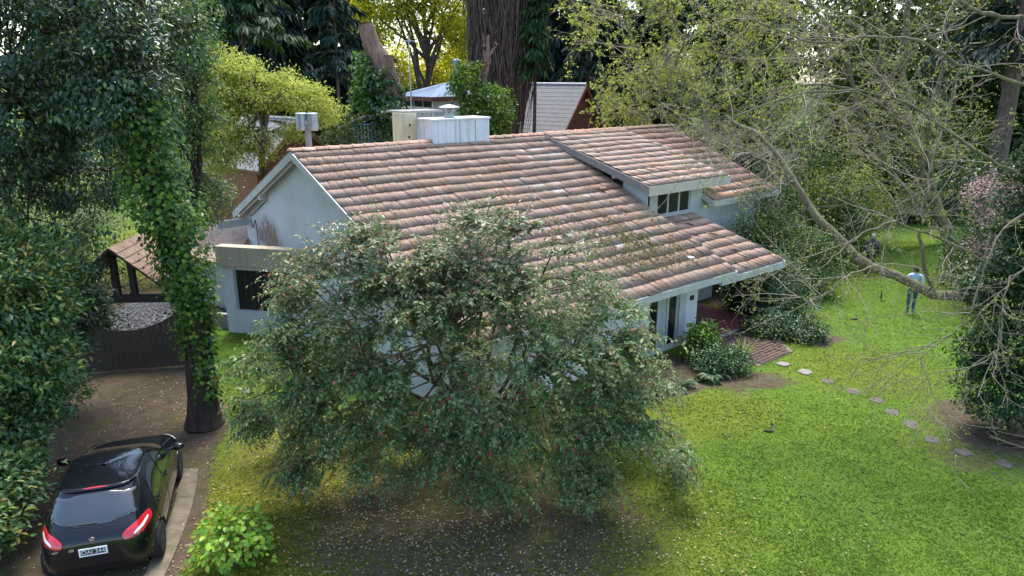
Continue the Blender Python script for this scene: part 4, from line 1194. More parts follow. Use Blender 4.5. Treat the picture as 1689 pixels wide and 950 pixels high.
for lab, (px, py), Y, rad, lm, sd, nc in side:
    c = at(px, py, Y)
    c2 = c.copy(); c2[2] = max(c[2] * 0.5, rad[2] * 0.5)
    ells = [(c, rad), (c2, (rad[0] * 0.95, rad[1], max(c2[2], 0.5)))]
    sz = 0.10 if Y < 28 else 0.17
    shrub('garden_bush', lab, 'bush', (c[0], c[1], 0), ells, nc, 42, 0.26 if Y < 30 else 0.42, sz, sz * 0.5, MT[lm], sd, 'bushes round the lawn', stems=9, droop=0.15)
wb = HW(4.6, 2.55, 0.0)
shrub('wall_creeper', 'leafy creeper bush hiding the wall under the redder wing roof', 'bush', wb, [(HW(4.4, 2.75, 1.7), (1.3, 0.8, 1.3)), (HW(6.2, 2.6, 1.5), (1.4, 0.9, 1.5)), (HW(7.6, 3.4, 2.2), (0.9, 1.1, 1.6)), (HW(5.4, 2.9, 2.5), (1.3, 0.4, 0.7))], 300, 40, 0.22, 0.10, 0.06, MT['lf_shrub'], 175, stems=12)
bb_ = at(1650, 325, 22.5)
shrub('blossom_shrub', 'pink blossoming shrub at the right edge', 'shrub', (bb_[0], bb_[1], 0), [(bb_, (1.0, 0.9, 0.9)), (bb_ - np.array([0, 0, 1.6]), (0.5, 0.5, 1.2))], 130, 26, 0.2, 0.07, 0.06, MT['lf_pink'], 171, stems=14)

# ---- porch beds
def rosette(name, label, base, n, L, W, lm, seed, rise=0.9, curve=0.6, seg=5):
    """strap leaved plant: arching blades from one base"""
    rng = rng_(seed); base = np.asarray(base, float)
    root = empty(name, base, 0, label, 'plant')
    a = rng.uniform(0, 2 * pi, n); tilt = rng.uniform(0.25, 1.0, n)
    d0 = np.stack([np.cos(a) * tilt, np.sin(a) * tilt, np.full(n, rise)], 1); d = norm(d0)
    ln = L * rng.uniform(0.6, 1.15, n)
    pts = [np.stack([np.cos(a), np.sin(a), 0 * a], 1) * 0.04]
    for q in range(seg):
        d = norm(d + np.array([0, 0, -curve * (q + 1) / seg])); pts.append(pts[-1] + d * (ln / seg)[:, None])
    P = np.stack(pts, 1)
    sd = np.stack([-np.sin(a), np.cos(a), 0 * a], 1)[:, None, :]
    w = (W * np.array([0.5, 0.9, 1.0, 0.85, 0.5, 0.05]))[None, :, None]
    Lf, Rt = P + sd * w / 2, P - sd * w / 2
    V = np.stack([Lf, Rt], 2).reshape(-1, 3)
    idx = np.arange(n * (seg + 1) * 2).reshape(n, seg + 1, 2)
    F = np.stack([idx[:, :-1, 0], idx[:, :-1, 1], idx[:, 1:, 1], idx[:, 1:, 0]], -1).reshape(-1, 4)
    link('blades', fast_mesh('blades', V, F), lm, root)
    return root
def fern(name, label, base, n, L, lm, seed, cat='fern'):
    """arching fronds with paired leaflets"""
    rng = rng_(seed); base = np.asarray(base, float)
    root = empty(name, base, 0, label, cat)
    a = rng.uniform(0, 2 * pi, n); tilt = rng.uniform(0.4, 1.1, n)
    d = norm(np.stack([np.cos(a) * tilt, np.sin(a) * tilt, np.full(n, 0.9)], 1))
    pts = [np.zeros((n, 3))]
    for q in range(9):
        d = norm(d + np.array([0, 0, -0.17])); pts.append(pts[-1] + d * L * rng.uniform(0.9, 1.1, n)[:, None] / 9)
    P = np.stack(pts, 1)
    V, F = tubes_np(P, taper(n, 10, 0.008, 0.002), 3)
    link('stalks', fast_mesh('stalks', V, F), lm, root)
    Q, D = [], []
    for q in range(1, 10):
        t = norm(P[:, q] - P[:, q - 1])
        sdv = norm(np.cross(t, np.array([0, 0, 1.0])))
        for h_ in (0, 0.5):
            for sg in (1, -1):
                Q.append(P[:, q] - (P[:, q] - P[:, q - 1]) * h_); D.append(norm(sdv * sg + t * 0.5))
    Q, D = np.concatenate(Q), np.concatenate(D)
    V, F = leaves_np(Q, D, np.array([0, 0, 1.0]) + 0.1 * rdir(rng, len(Q)), L * 0.30 * rng.uniform(0.8, 1.1, len(Q)), L * 0.06)
    link('fronds', fast_mesh('fronds', V, F), lm, root)
    return root
bed = [
    ('bright green leafy bush against the front wall under the window', (1140, 585), 19.6, (0.75, 0.6, 0.55), 'lf_ivy', 181, 150, 0.11),
    ('low dark ground cover bush at the corner of the brick terrace', (1190, 600), 18.4, (0.75, 0.55, 0.35), 'lf_bed', 182, 150, 0.08),
    ('dark bed bush at the porch side of the terrace', (1265, 540), 21.2, (0.75, 0.6, 0.40), 'lf_bed', 183, 140, 0.09),
    ('rounded bed bush at the outer end of the porch bed beside the lawn', (1330, 550), 20.9, (0.60, 0.5, 0.32), 'lf_bed', 184, 130, 0.08),
    ('tall dark shrub in the shade beyond the porch floor', (1240, 500), 23.2, (0.9, 0.7, 0.9), 'lf_ivydark', 185, 180, 0.09)]
for lab, px, Y, rad, lm, sd, nc, sz in bed:
    c = at(*px, Y); c[2] = max(c[2], rad[2] * 0.8)
    shrub('bed_plant', lab, 'plant', (c[0], c[1], 0), [(c, rad)], nc, 26, 0.12, sz, sz * 0.62, MT[lm], sd, 'plants in the porch beds', stems=9, shell=0.4)
fern('fern', 'arching fern beside the brick terrace below the porch bed', gnd(1172, 625), 16, 0.5, MT['lf_bed'], 191)
fern('fern', 'fern at the foot of the front tree near the terrace', gnd(1120, 640), 14, 0.5, MT['lf_bed'], 192)
rosette('strap_leaf_plant', 'strap leaved plant in the bed right of the porch post', gnd(1265, 548), 46, 0.75, 0.05, MT['lf_ivy'], 193)
rosette('strap_leaf_plant', 'upright yellow green strap leaved plant at the terrace edge', gnd(1225, 590), 40, 0.65, 0.035, MT['lf_lime'], 194, 1.4, 0.3)
rosette('agave_plant', 'broad leaved dark plant against the white wall corner', gnd(1150, 575), 18, 0.6, 0.16, MT['lf_bed'], 195, 1.2, 0.5)

# ---- lime green round bush by the car: every outer leaf its own piece
def lime_bush():
    rng = rng_(201)
    base = gnd(388, 935)
    root = empty('hydrangea_bush', base, 0, 'round lime green broad leaved bush beside the car', 'bush')
    c = np.array([0, 0.05, 0.52]); rad = np.array([0.60, 0.55, 0.50])
    g = Geo()
    tgt = c + rdir(rng, 34) * rad * 0.75; tgt[:, 2] = np.maximum(tgt[:, 2], 0.2)
    limbs(rng, g, np.linspace([0, 0, 0], [0, 0, 0.12], 4), tgt, 0.012, 0.005, 0.0, 0.05, 6, 4)
    link('stem', g.mesh('stem', True), MT['bark'], root)
    def leaf_me(nm, seed):
        r = rng_(seed); V, F = [], []
        n = 5
        for q in range(n + 1):
            u = q / n; w = 0.34 * sin(pi * (0.06 + 0.94 * u) ** 0.8) + 0.0
            z = -0.28 * u * u
            V += [(u, -w, z + 0.10 * w), (u, 0, z), (u, w, z + 0.10 * w)]
        for q in range(n):
            for h_ in range(2):
                a = q * 3 + h_
                F.append((a, a + 1, a + 4, a + 3))
        me = fast_mesh(nm, np.array(V), np.array(F), True); me.materials.append(MT['lf_lime']); return me
    lm = leaf_me('leaf', 1)
    nO = 300
    d = rdir(rng, 900); d = d[(d[:, 2] > -0.55)][:nO + 170]
    for i, dd in enumerate(d):
        k = rng.uniform(0.82, 1.06) if i < nO else rng.uniform(0.4, 0.8)
        P = c + dd * rad * k * lumps(dd[None], 5, 0.22, 5)[0]
        out = norm(np.array([dd[0], dd[1], dd[2] * 0.25 - 0.12]) + rng.normal(size=3) * 0.35)
        nn = norm(dd * 0.7 + np.array([0, 0, 0.9]) + rng.normal(size=3) * 0.25)
        sdv = norm(np.cross(nn, out)); nn = np.cross(out, sdv)
        sz = rng.uniform(0.065, 0.16)
        M = Matrix(((out[0]*sz, sdv[0]*sz, nn[0]*sz, P[0]), (out[1]*sz, sdv[1]*sz, nn[1]*sz, P[1]), (out[2]*sz, sdv[2]*sz, nn[2]*sz, max(P[2], 0.05)), (0, 0, 0, 1)))
        if i < nO:
            o = bpy.data.objects.new('leaf', lm); COL.objects.link(o); o.parent = root; o.matrix_local = M
        else:
            INN.append(M)
    V0 = np.array([v.co[:] for v in lm.vertices]); F0 = np.array([p.vertices[:] for p in lm.polygons])
    A = np.array([[list(r) for r in M] for M in INN])
    V = np.einsum('nij,vj->nvi', A[:, :3, :3], V0) + A[:, None, :3, 3]
    F = F0[None] + (np.arange(len(INN)) * len(V0))[:, None, None]
    tag(link('inner_leaves', fast_mesh('inner_leaves', V, F.reshape(-1, 4), True), MT['lf_lime'], root), kind='stuff')
INN = []
lime_bush()

# ---- behind the house
tree('spring_tree', 'pale yellow green tree in young leaf behind the gable', 'tree', gnd(430, 330),
     [gnd(430, 330), at(432, 260, 27.5), at(436, 200, 27.5), at(440, 130, 27.5)],
     [(at(400, 150, 27.5), (1.5, 1.4, 1.3)), (at(480, 155, 27.5), (1.3, 1.4, 0.75)), (at(365, 225, 27), (1.2, 1.4, 1.4)), (at(535, 185, 28.5), (0.8, 0.9, 0.5)), (at(415, 235, 26.8), (1.0, 0.8, 0.6)), (at(480, 215, 27), (0.5, 0.5, 0.35)), (at(360, 120, 27.5), (0.9, 1.0, 0.9))],
     0.15, 28, 520, 52, 0.22, 0.11, 0.055, MT['lf_yellow'], MT['bark'], 211, shell=0.25, droop=0.1, flat=0.5, amp=0.25)
tree('golden_tree', 'tall golden leaved tree with open dark limbs behind the cut trunk', 'tree', gnd(700, 270),
     [gnd(700, 270), at(700, 200, 50), at(706, 130, 50), at(700, 40, 50), at(690, -50, 50)],
     [(at(640, 10, 50), (2.8, 2.4, 1.9)), (at(740, 20, 50), (2.4, 2.2, 2.2)), (at(690, -70, 50), (4.0, 3, 2.4)), (at(620, -50, 49), (2.4, 2, 1.8)), (at(770, 70, 50), (1.4, 1.6, 2.0)), (at(660, 110, 52), (2.2, 1.6, 2.0)), (at(740, 120, 52), (2.6, 1.6, 1.8))],
     0.26, 30, 620, 52, 0.45, 0.20, 0.12, MT['lf_gold'], MT['bark'], 212, shell=0.15, droop=0.1, flat=0.5, amp=0.25, lo=0.3, limb_r=0.14, clip=False)
def conifer(name, label, base, H, R, lm, seed, z0=0.15, nb=150, group=None, rt=0.25, bm='bark', L=0.55, up=0.0, dens=10, rl=1.0):
    rng = rng_(seed); base = np.asarray(base, float)
    root = empty(name, base, 0, label, 'tree', group)
    g = Geo()
    tr = np.linspace([0, 0, 0], [rng.normal(0, 0.2), rng.normal(0, 0.2), H], 16)
    g.add(*tubes_np(tr[None], taper(1, 16, rt, 0.03), 9))
    u = z0 + (1 - z0) * rng.uniform(0, 1, nb) ** 0.9
    a = rng.uniform(0, 2 * pi, nb)
    ln = R * (1.02 - (u - z0) / (1 - z0)) ** 0.75 * rng.uniform(0.6, 1.15, nb) + 0.2
    b0 = np.stack([0 * u, 0 * u, u * H], 1)
    tip = b0 + np.stack([np.cos(a) * ln, np.sin(a) * ln, up * ln - 0.22 * ln], 1)
    mid = (b0 + tip) / 2 + np.array([0, 0, 1.0]) * (0.16 * ln)[:, None]
    P = bez(b0, mid, tip, 7)
    g.add(*tubes_np(P, taper(nb, 7, 0.045, 0.01), 4))
    link('trunk', g.mesh('trunk', True), MT[bm], root)
    Q, D = [], []
    k = np.repeat(np.arange(nb), dens * 7)
    f = rng.uniform(0.12, 1.0, len(k)) * 6; i = np.minimum(f.astype(int), 5); fr = (f - i)[:, None]
    B = P[k, i] * (1 - fr) + P[k, i + 1] * fr
    t = norm(P[k, i + 1] - P[k, i])
    sdv = norm(np.cross(t, np.array([0, 0, 1.0])))
    sg = rng.choice([-1.0, 1.0], len(k))[:, None]
    D = norm(t * 0.7 + sdv * sg * rng.uniform(0.1, 1.0, len(k))[:, None] + np.array([0, 0, -0.35]) + rdir(rng, len(k)) * 0.3)
    sc = rng.uniform(0.5, 1.2, len(k)) * L
    V, F = leaves_np(B + rdir(rng, len(k)) * 0.12, D, np.array([0, 0, 1.0]) + rdir(rng, len(k)) * 0.5, sc, sc * 0.26, 0.1, 0.2)
    link('crown', fast_mesh('crown', V, F), MT[lm], root)
    return root
cons = [('dark conifer behind the pale spring tree, the leftmost of the conifers', (470, 200), 47, 15.5, 2.9, 301), ('tall dark conifer directly left of the cut trunk', (540, 200), 52, 18, 3.2, 302), ('dark conifer behind the slate roofed cabin', (925, 200), 50, 17, 3.2, 303),
        ('blue green conifer right of the slate roofed cabin', (985, 200), 54, 17, 2.8, 304), ('dark conifer far behind the pine trunk', (425, 200), 56, 17, 3.2, 305), ('dark conifer between the cut trunk and the golden tree', (600, 200), 58, 16, 2.8, 306), ('shaded conifer far behind the feathery tree', (1080, 200), 60, 18, 3.6, 307)]
for lab, (px, py), Y, H, R, sd in cons:
    b0 = at(px, py, Y); b0[2] = 0
    conifer('conifer', lab, b0, H, R, 'lf_conifer', sd, 0.08, 190, 'dark conifers behind the house', 0.28, L=0.85, dens=12)
b0 = at(412, 200, 40); b0[2] = 0
conifer('pine_tree', 'pine with a bare straight grey trunk behind the pale spring tree', b0, 14.5, 3.3, 'lf_cypress', 311, 0.66, 70, None, 0.21, 'bark', L=0.6, dens=12, up=0.1)
for i, (px, Y, lab) in enumerate(((557, 41, 'thin bare leaning trunk left of the cut trunk'), (580, 44, 'straight slim bare trunk just left of the cut trunk'), (966, 44, 'straight dark bare trunk right of the slate roofed cabin'))):
    b0 = at(px, 200, Y); b0[2] = 0
    conifer('bare_trunk_tree', lab, b0, 14.0, 1.5, 'lf_conifer', 320 + i, 0.55, 42, None, 0.14 if i < 2 else 0.26, 'bark', L=0.6, dens=6)
b0 = at(880, 200, 35); b0[2] = 0
conifer('cypress', 'green cypress foliage hugging the brown vine clad trunk', b0, 14.0, 0.5, 'lf_cypress', 331, 0.56, 100, None, 0.12, 'bark_dark', L=0.42, dens=10)
# sawn off trunk with ivy
def cut_trunk():
    rng = rng_(341); Y = 30.0
    base = at(648, 200, Y); base[2] = 0
    root = empty('sawn_trunk', base, 0, 'sawn off leaning reddish trunk with ivy round its lower half', 'tree trunk')
    path = np.array([base, at(648, 230, Y), at(644, 160, Y), at(632, 110, Y), at(614, 75, Y), at(603, 40, Y)])
    tr = polycurve(path, 24)
    g = Geo(); rd = np.interp(np.linspace(0, 1, 24), [0, 0.5, 0.75, 1], [0.55, 0.48, 0.36, 0.30])[None]
    g.add(*tubes_np(tr[None], rd, 14))
    st = np.array([at(634, 115, Y - 0.1), at(641, 104, Y - 0.3), at(642, 92, Y - 0.35)])
    g.add(*tubes_np(polycurve(st, 6)[None], np.full((1, 6), 0.20), 12))
    me = g.mesh('trunk', True); me.transform(Matrix.Translation(-Vector(base))); link('trunk', me, MT['bark_red'], root)
    for P, d, rr in ((tr[-1], norm(tr[-1] - tr[-2]), 0.30), (st[-1], np.array([0, 0, 1.0]), 0.195)):
        c = MB(); e1 = norm(np.cross(d, [0, 1, 0])); e2 = np.cross(d, e1)
        ring = [P - base + d * 0.006 + (e1 * cos(q) + e2 * sin(q)) * rr * 0.98 for q in np.linspace(0, 2 * pi, 14, endpoint=False)]
        c.add(ring, [tuple(range(14))]); c.add([p + d * 0.012 for p in ring], [tuple(range(14))])
        c.build('sawn_face', MT['cutwood'], root)
    V, F = ivy_sleeve(rng, np.array([base + np.array([0, 0, 2.0]), at(648, 225, Y), at(643, 165, Y), at(625, 120, Y)]) + np.array([0, -0.1, 0]), [0.6, 0.62, 0.55, 0.4], 7000, 0.15, 0.14, 0.14, 0.5, 7)
    link('ivy', fast_mesh('ivy', V - base, F), MT['lf_ivydark'], root)
    V, F = ivy_sleeve(rng, np.array([at(602, 180, Y), at(602, 130, Y), at(600, 90, Y)]), [0.35, 0.4, 0.2], 1300, 0.16, 0.15, 0.1, 0.4, 9)
    link('ivy', fast_mesh('ivy', V - base, F), MT['lf_ivy'], root)
cut_trunk()
# huge trunk hung with brown vine stems
def vine_giant():
    rng = rng_(351); Y = 36.0
    base = at(828, 200, Y); base[2] = 0
    root = empty('vine_clad_trunk', base, 0, 'huge trunk curtained with hanging brown vine stems behind the chimney', 'tree')
    tr = np.linspace([0, 0, 0], [0.1, 0, 15], 10)
    g = Geo(); g.add(*tubes_np(tr[None], taper(1, 10, 0.85, 0.7), 14)); link('trunk', g.mesh('trunk', True), MT['bark_dark'], root)
    n = 900
    a = rng.uniform(0, 2 * pi, n); zt = rng.uniform(7.5, 15, n); zb_ = zt - rng.uniform(1.2, 7, n) ; zb_ = np.maximum(zb_, 1.5)
    m_ = 9
    u = np.linspace(0, 1, m_)[None]
    z = zt[:, None] * (1 - u) + zb_[:, None] * u
    prof = np.interp(z, [0, 4, 6, 8, 10, 15], [0.8, 0.85, 1.15, 1.5, 1.62, 1.6])
    rr = prof * rng.uniform(0.62, 1.08, n)[:, None] + np.cumsum(rng.normal(0, 0.05, (n, m_)), 1)
    aa = a[:, None] + np.cumsum(rng.normal(0, 0.06, (n, m_)), 1)
    P = np.stack([np.cos(aa) * rr, np.sin(aa) * rr * 0.85, z], -1)
    V, F = tubes_np(P, taper(n, m_, rng.uniform(0.010, 0.05, n), 0.008), 4)
    P1, _, _ = spawn(rng, P, 2, (0.3, 1.1), 0.6, 0.35, -0.15, 5)
    V1, F1 = tubes_np(P1, taper(len(P1), 5, 0.010, 0.004), 3)
    V = np.concatenate([V, V1]); F = np.concatenate([F, F1 + len(V) - len(V1)])
    link('vine_stems', fast_mesh('vine_stems', V, F, True), MT['vine'], root)
vine_giant()
# snapped trunk and shrub in front of it
def snapped():
    rng = rng_(361); Y = 31.0
    base = at(800, 200, Y); base[2] = 0
    root = empty('snapped_tree', base, 0, 'splintered broken trunk with green regrowth behind the chimney', 'tree')
    g = Geo()
    for L, ra, rb_ in (([base, at(797, 220, Y), at(796, 150, Y), at(803, 100, Y), at(806, 58, Y)], 0.24, 0.05), ([at(797, 130, Y), at(800, 100, Y - .2), at(797, 58, Y - .2)], 0.09, 0.03), ([at(800, 120, Y), at(808, 95, Y), at(820, 66, Y)], 0.08, 0.02), ([at(796, 140, Y), at(785, 120, Y), at(775, 100, Y)], 0.06, 0.02)):
        c = polycurve(L, 14); c[1:-1] += rng.normal(size=(12, 3)) * 0.04
        g.add(*tubes_np(c[None], taper(1, 14, ra, rb_), 7))
    me = g.mesh('trunk', True); me.transform(Matrix.Translation(-Vector(base))); link('trunk', me, MT['bark_red'], root)
    P, C = clumps(rng, [(at(812, 180, Y - 0.5), (0.85, 0.7, 0.95)), (at(770, 140, Y), (0.6, 0.6, 1.1)), (at(800, 205, Y - 0.7), (1.0, 0.6, 0.6))], 170, 0.4, 9)
    V, F = leaf_cloud(rng, P, C, 40, 0.16, 0.14, 0.09, MT and 0.3)
    link('crown', fast_mesh('crown', V - base, F), MT['lf_ivy'], root)
snapped()
shrub('roadside_bush', 'grey green bush left of the barred window shed', 'bush', (*at(560, 215, 30)[:2], 0), [(at(570, 225, 30), (0.8, 0.8, 1.2)), (at(690, 225, 40), (0.5, 0.5, 0.8))][:1], 90, 30, 0.2, 0.13, 0.05, MT['lf_shrub'], 371)
tree('ivy_column_tree', 'tree with dense dark green ivy clumps behind the feathery spring tree', 'tree', (*at(1165, 200, 42)[:2], 0),
     [(*at(1165, 200, 42)[:2], 0), at(1165, 150, 42), at(1160, 60, 42), at(1150, -40, 42)],
     [(at(1165, 130, 42), (1.3, 1.2, 1.7)), (at(1150, 40, 42), (1.9, 1.4, 1.6)), (at(1120, 10, 42), (1.8, 1.4, 1.2)), (at(1200, 60, 42), (1.2, 1.0, 1.4)), (at(1150, -60, 42), (2.2, 1.6, 1.5))],
     0.25, 14, 330, 46, 0.3, 0.2, 0.12, MT['lf_cypress'], MT['bark_dark'], 381, shell=0.3, clip=False)
b0 = at(1655, 200, 27); b0[2] = 0
conifer('redwood_tree', 'dark reddish trunk of a tall tree at the upper right edge', b0, 20, 2.6, 'lf_conifer', 383, 0.42, 90, None, 0.42, 'vine', L=0.6, dens=10)

# ---- woodland closing the view
def woodland():
    rng = rng_(391)
    trees = []
    for i in range(40):
        X = -46 + i * 2.9 + rng.normal(0, 1.0); Y = rng.uniform(56, 76)
        trees.append((X, Y))
    for q, (X, Y) in enumerate(trees):
        H = rng.uniform(12, 17) + (8.0 if X > 12 else (5.0 if X < -20 else 0))
        if abs(X / Y * FPX + CXP - 690) < 70: H = 8.5
        if abs(X / Y * FPX + CXP - 1120) < 25: H = 6.0
        yield q, X, Y, H
    for i in range(11):
        yield 60 + i, 15 + i * 2.6 + rng.normal(0, 0.6), rng.uniform(43, 50), rng.uniform(13, 18)
P_, F_, o_ = [], [], 0
rng = rng_(392)
tp, tr_ = [], []
for q, X, Y, H in woodland():
    ell_ = [(np.array([X, Y, H * 0.66]), (2.6, 2.2, H * 0.36)), (np.array([X + rng.normal(0, 1.5), Y - 0.8, H * 0.32]), (2.4, 2.0, H * 0.3))]
    P, C = clumps(rng, ell_, 120, 0.2, q, 0.2, 0.2)
    V, F = leaf_cloud(rng, P, C, 19, 0.6, 0.6, 0.3, 0.3, clip=False)
    P_.append(V); F_.append(F + o_); o_ += len(V)
tag(link('woodland', fast_mesh('woodland', np.concatenate(P_), np.concatenate(F_)), MT['lf_wood']), 'far woodland closing the view behind the gardens', None, None, 'stuff')
# undergrowth between the house and the neighbours
P, C = [], []
rng = rng_(393)
n = 520
X = rng.uniform(-22, 26, n); Y = rng.uniform(33, 52, n)
k = (seg_dist(X, Y, np.array([(-9.0, 33.0), (-8.0, 40.0)])) > 1.6) & ~((X > 9) & (Y < 41 + 0.1 * X))
X, Y = X[k], Y[k]
P = np.stack([X, Y, rng.uniform(0.2, 3.2, len(X))], 1)
V, F = leaf_cloud(rng, P, P - np.array([0, 0, 1.0]), 46, 0.75, 0.22, 0.11, 0.2, clip=False)
tag(link('undergrowth', fast_mesh('undergrowth', V, F), MT['lf_shrub']), 'green undergrowth behind the house', None, None, 'stuff')
# ------------------------------------------------------------------ neighbouring buildings
def cabin(name, label, apex, rdirn, rlen, half, drop, roofm, gablem, bargem, courses=13, wallz=0.0, boards=16, over=0.35, cat='cabin', th=0.09):
    """steep gabled cabin: apex of the visible gable, horizontal ridge direction going away from it"""
    apex = np.asarray(apex, float)
    rx = np.array([rdirn[0], rdirn[1], 0.0]); rx /= np.linalg.norm(rx)
    rz = atan2(rx[1], rx[0])
    root = empty(name, (apex[0], apex[1], 0), rz, label, cat)
    Z = apex[2]
    sl = drop / half
    for s in (1, -1):
        d = MB()
        d.hexa([(-over, 0, Z-th), (rlen, 0, Z-th), (rlen, s*half, Z-drop-th), (-over, s*half, Z-drop-th),
                (-over, 0, Z), (rlen, 0, Z), (rlen, s*half, Z-drop), (-over, s*half, Z-drop)])
        ro = d.build('roof', bargem, root)
        c = MB()
        for j in range(courses):
            u0, u1 = j / courses * half, min((j + 1.12) / courses, 1.01) * half
            c.hexa([(-over-0.02, s*u0, Z-u0*sl+0.01), (rlen, s*u0, Z-u0*sl+0.01), (rlen, s*u1, Z-u1*sl+0.015), (-over-0.02, s*u1, Z-u1*sl+0.015),
                    (-over-0.02, s*u0, Z-u0*sl+0.03), (rlen, s*u0, Z-u0*sl+0.03), (rlen, s*u1, Z-u1*sl+0.045), (-over-0.02, s*u1, Z-u1*sl+0.045)])
        tag(c.build('shingle_courses', roofm, ro), kind='stuff')
        board('barge_board', (-over-0.045, 0, Z+0.03), (-over-0.045, s*half, Z-drop+0.03), 0.24, 0.05, bargem, root)
    MB().tube([(-over, 0, Z+0.05), (rlen, 0, Z+0.05)], 0.07, 7).build('ridge_cap', MT['galv'] if roofm is MT['slate'] else roofm, root)
    w = MB(); hw = half * 0.93
    w.prism([(-hw, 0), (hw, 0), (hw, Z - drop * 0.93 - th), (0, Z - th - 0.02), (-hw, Z - drop * 0.93 - th)], 0, 0.0, 0.12)
    w.box(0.121, rlen, hw - 0.12, hw, 0, Z - drop * 0.93 - th).box(0.121, rlen, -hw, -hw + 0.12, 0, Z - drop * 0.93 - th).box(rlen - 0.12, rlen, -hw + 0.121, hw - 0.121, 0, Z - drop)
    w.build('wall', gablem, root)
    if boards:
        zz = Z - 0.30
        bh = 0.21
        while zz > max(Z - drop - 2.2, 0.3):
            hb = min((Z - zz - th) / sl if sl else hw, hw) - 0.12
            if hb > 0.1: MB().box(-0.035, -0.002, -hb, hb, zz - bh + 0.02, zz - 0.0).build('clapboard', gablem, root)
            zz -= bh
    return root
G1 = at(958, 140, 41.0)
cabin('cabin', 'steep slate roofed cabin with a dark red gable behind the ridge', G1, (-0.80, 0.60), 4.6, 3.0, 3.4, MT['slate'], MT['clap'], MT['clap'], 16)
G2 = at(483, 197, 33.5)
cabin('cabin', 'brown clapboard cabin with a pale slate roof behind the gable end', G2, (-0.80, 0.60), 4.0, 2.3, 2.1, MT['slate'], MT['clap2'], MT['clap2'], 11)
# house with the blue metal hipped roof
Lc, Fc, Rc = at(650, 152, 41.0), at(713, 160, 38.0), at(790, 150, 41.0)
zE = Fc[2]; Lc[2] = Rc[2] = zE
Bc = Lc + Rc - Fc
ap = (Lc + Rc) / 2 + np.array([0.9, 0, 0.78])
bh_ = empty('neighbour_house', (Fc[0], Fc[1], 0), 0, 'white neighbour house under a blue grey metal hipped roof', 'house')
org = np.array([Fc[0], Fc[1], 0])
rf = MB()
for a, c in ((Lc, Fc), (Fc, Rc), (Rc, Bc), (Bc, Lc)):
    rf.add([a - org, c - org, ap - org, a - org - [0, 0, .08], c - org - [0, 0, .08], ap - org - [0, 0, .08]], [(0, 1, 2), (5, 4, 3), (0, 3, 4, 1), (1, 4, 5, 2), (2, 5, 3, 0)])
rfo = rf.build('roof', MT['bluemetal'], bh_)
for a, c in ((Lc, Fc), (Fc, Rc)):
    for q in np.linspace(0.1, 0.9, 9):
        e = a + (c - a) * q; t_ = e + (ap - e) * (1 - abs(2 * q - 1)) * 0.98
        if np.linalg.norm(t_ - e) > 0.1: MB().tube([e - org + [0, 0, .01], t_ - org + [0, 0, .01]], 0.018, 4).build('seam', MT['bluemetal'], rfo)
    d = norm(c - a); board('fascia', a - org - [0, 0, .02] - 0.0 * d, c - org - [0, 0, .02], 0.2, 0.06, MT['clap'], rfo)
cen = (Lc + Rc) / 2
ins = lambda P, k=0.8, z=0.0: np.array([cen[0] + (P[0] - cen[0]) * k - org[0], cen[1] + (P[1] - cen[1]) * k - org[1], z])
wq = MB(); q4 = [ins(P) for P in (Lc, Fc, Rc, Bc)]
wq.hexa(q4 + [p + [0, 0, zE - 0.1] for p in q4]); wq.build('wall', MT['white'], bh_)
q5 = [ins(Lc, 0.81), ins(Fc, 0.81)]
dv = norm(q5[1] - q5[0]); nv = np.array([dv[1], -dv[0], 0])
for i in range(3):
    a = q5[0] + (q5[1] - q5[0]) * (0.12 + 0.29 * i); c = q5[0] + (q5[1] - q5[0]) * (0.12 + 0.29 * i + 0.24)
    f_ = MB(); pts = [a, c, c + nv * 0.04, a + nv * 0.04]
    f_.hexa([p + [0, 0, zE - 1.45] for p in pts] + [p + [0, 0, zE - 0.55] for p in pts]); wd = f_.build('shutter', MT['cream'], bh_)
    f_ = MB(); f_.hexa([p + [0, 0, zE - 0.54] for p in pts] + [p + [0, 0, zE - 0.2] for p in pts]); f_.build('window', MT['interior'], bh_)
fp = MB(); fp.tube([(0, 0, 0), (0, 0, 1.3)], 0.12, 10); fp.lathe([(0.2, 1.15), (0.24, 1.2), (0.24, 1.42), (0.1, 1.5)], 12)
fpo = fp.build('flue_pipe', MT['bluemetal'], bh_, ap - org + np.array([0.25, -0.2, -0.35]))
# shed with the barred window
sh0 = at(612, 222, 33.0)
sh = empty('shed', (sh0[0], sh0[1], 0), radians(-8), 'small dark shed with a blue barred window behind the ridge', 'shed')
MB().box(-1.3, 1.3, 0, 2.2, 0, 5.45).build('wall', MT['darkwood'], sh)
zr = at(606, 190, 33)[2]
rr_ = MB(); rr_.hexa([(-1.45, -0.3, 5.55), (0.0, -0.3, zr), (0.0, 2.4, zr), (-1.45, 2.4, 5.55), (-1.45, -0.3, 5.66), (0.0, -0.3, zr + 0.1), (0.0, 2.4, zr + 0.1), (-1.45, 2.4, 5.66)])
rr_.hexa([(0.001, -0.3, zr), (1.45, -0.3, 5.55), (1.45, 2.4, 5.55), (0.001, 2.4, zr), (0.001, -0.3, zr + 0.1), (1.45, -0.3, 5.66), (1.45, 2.4, 5.66), (0.001, 2.4, zr + 0.1)])
rr_.build('roof', MT['galv'], sh)
zw0, zw1 = at(612, 234, 33)[2], at(612, 206, 33)[2]
wn_ = MB(); wn_.box(-0.78, 0.55, -0.08, -0.01, zw0 - 0.06, zw0).box(-0.78, 0.55, -0.08, -0.01, zw1, zw1 + 0.06); wno = wn_.build('window', MT['bluepaint'], sh)
MB().box(-0.76, 0.53, -0.04, -0.012, zw0, zw1).build('pane', MT['glass'], wno)
for i in range(9):
    x = -0.77 + i * 0.16; MB().box(x, x + 0.05, -0.078, -0.045, zw0, zw1).build('bar', MT['bluepaint'], wno)
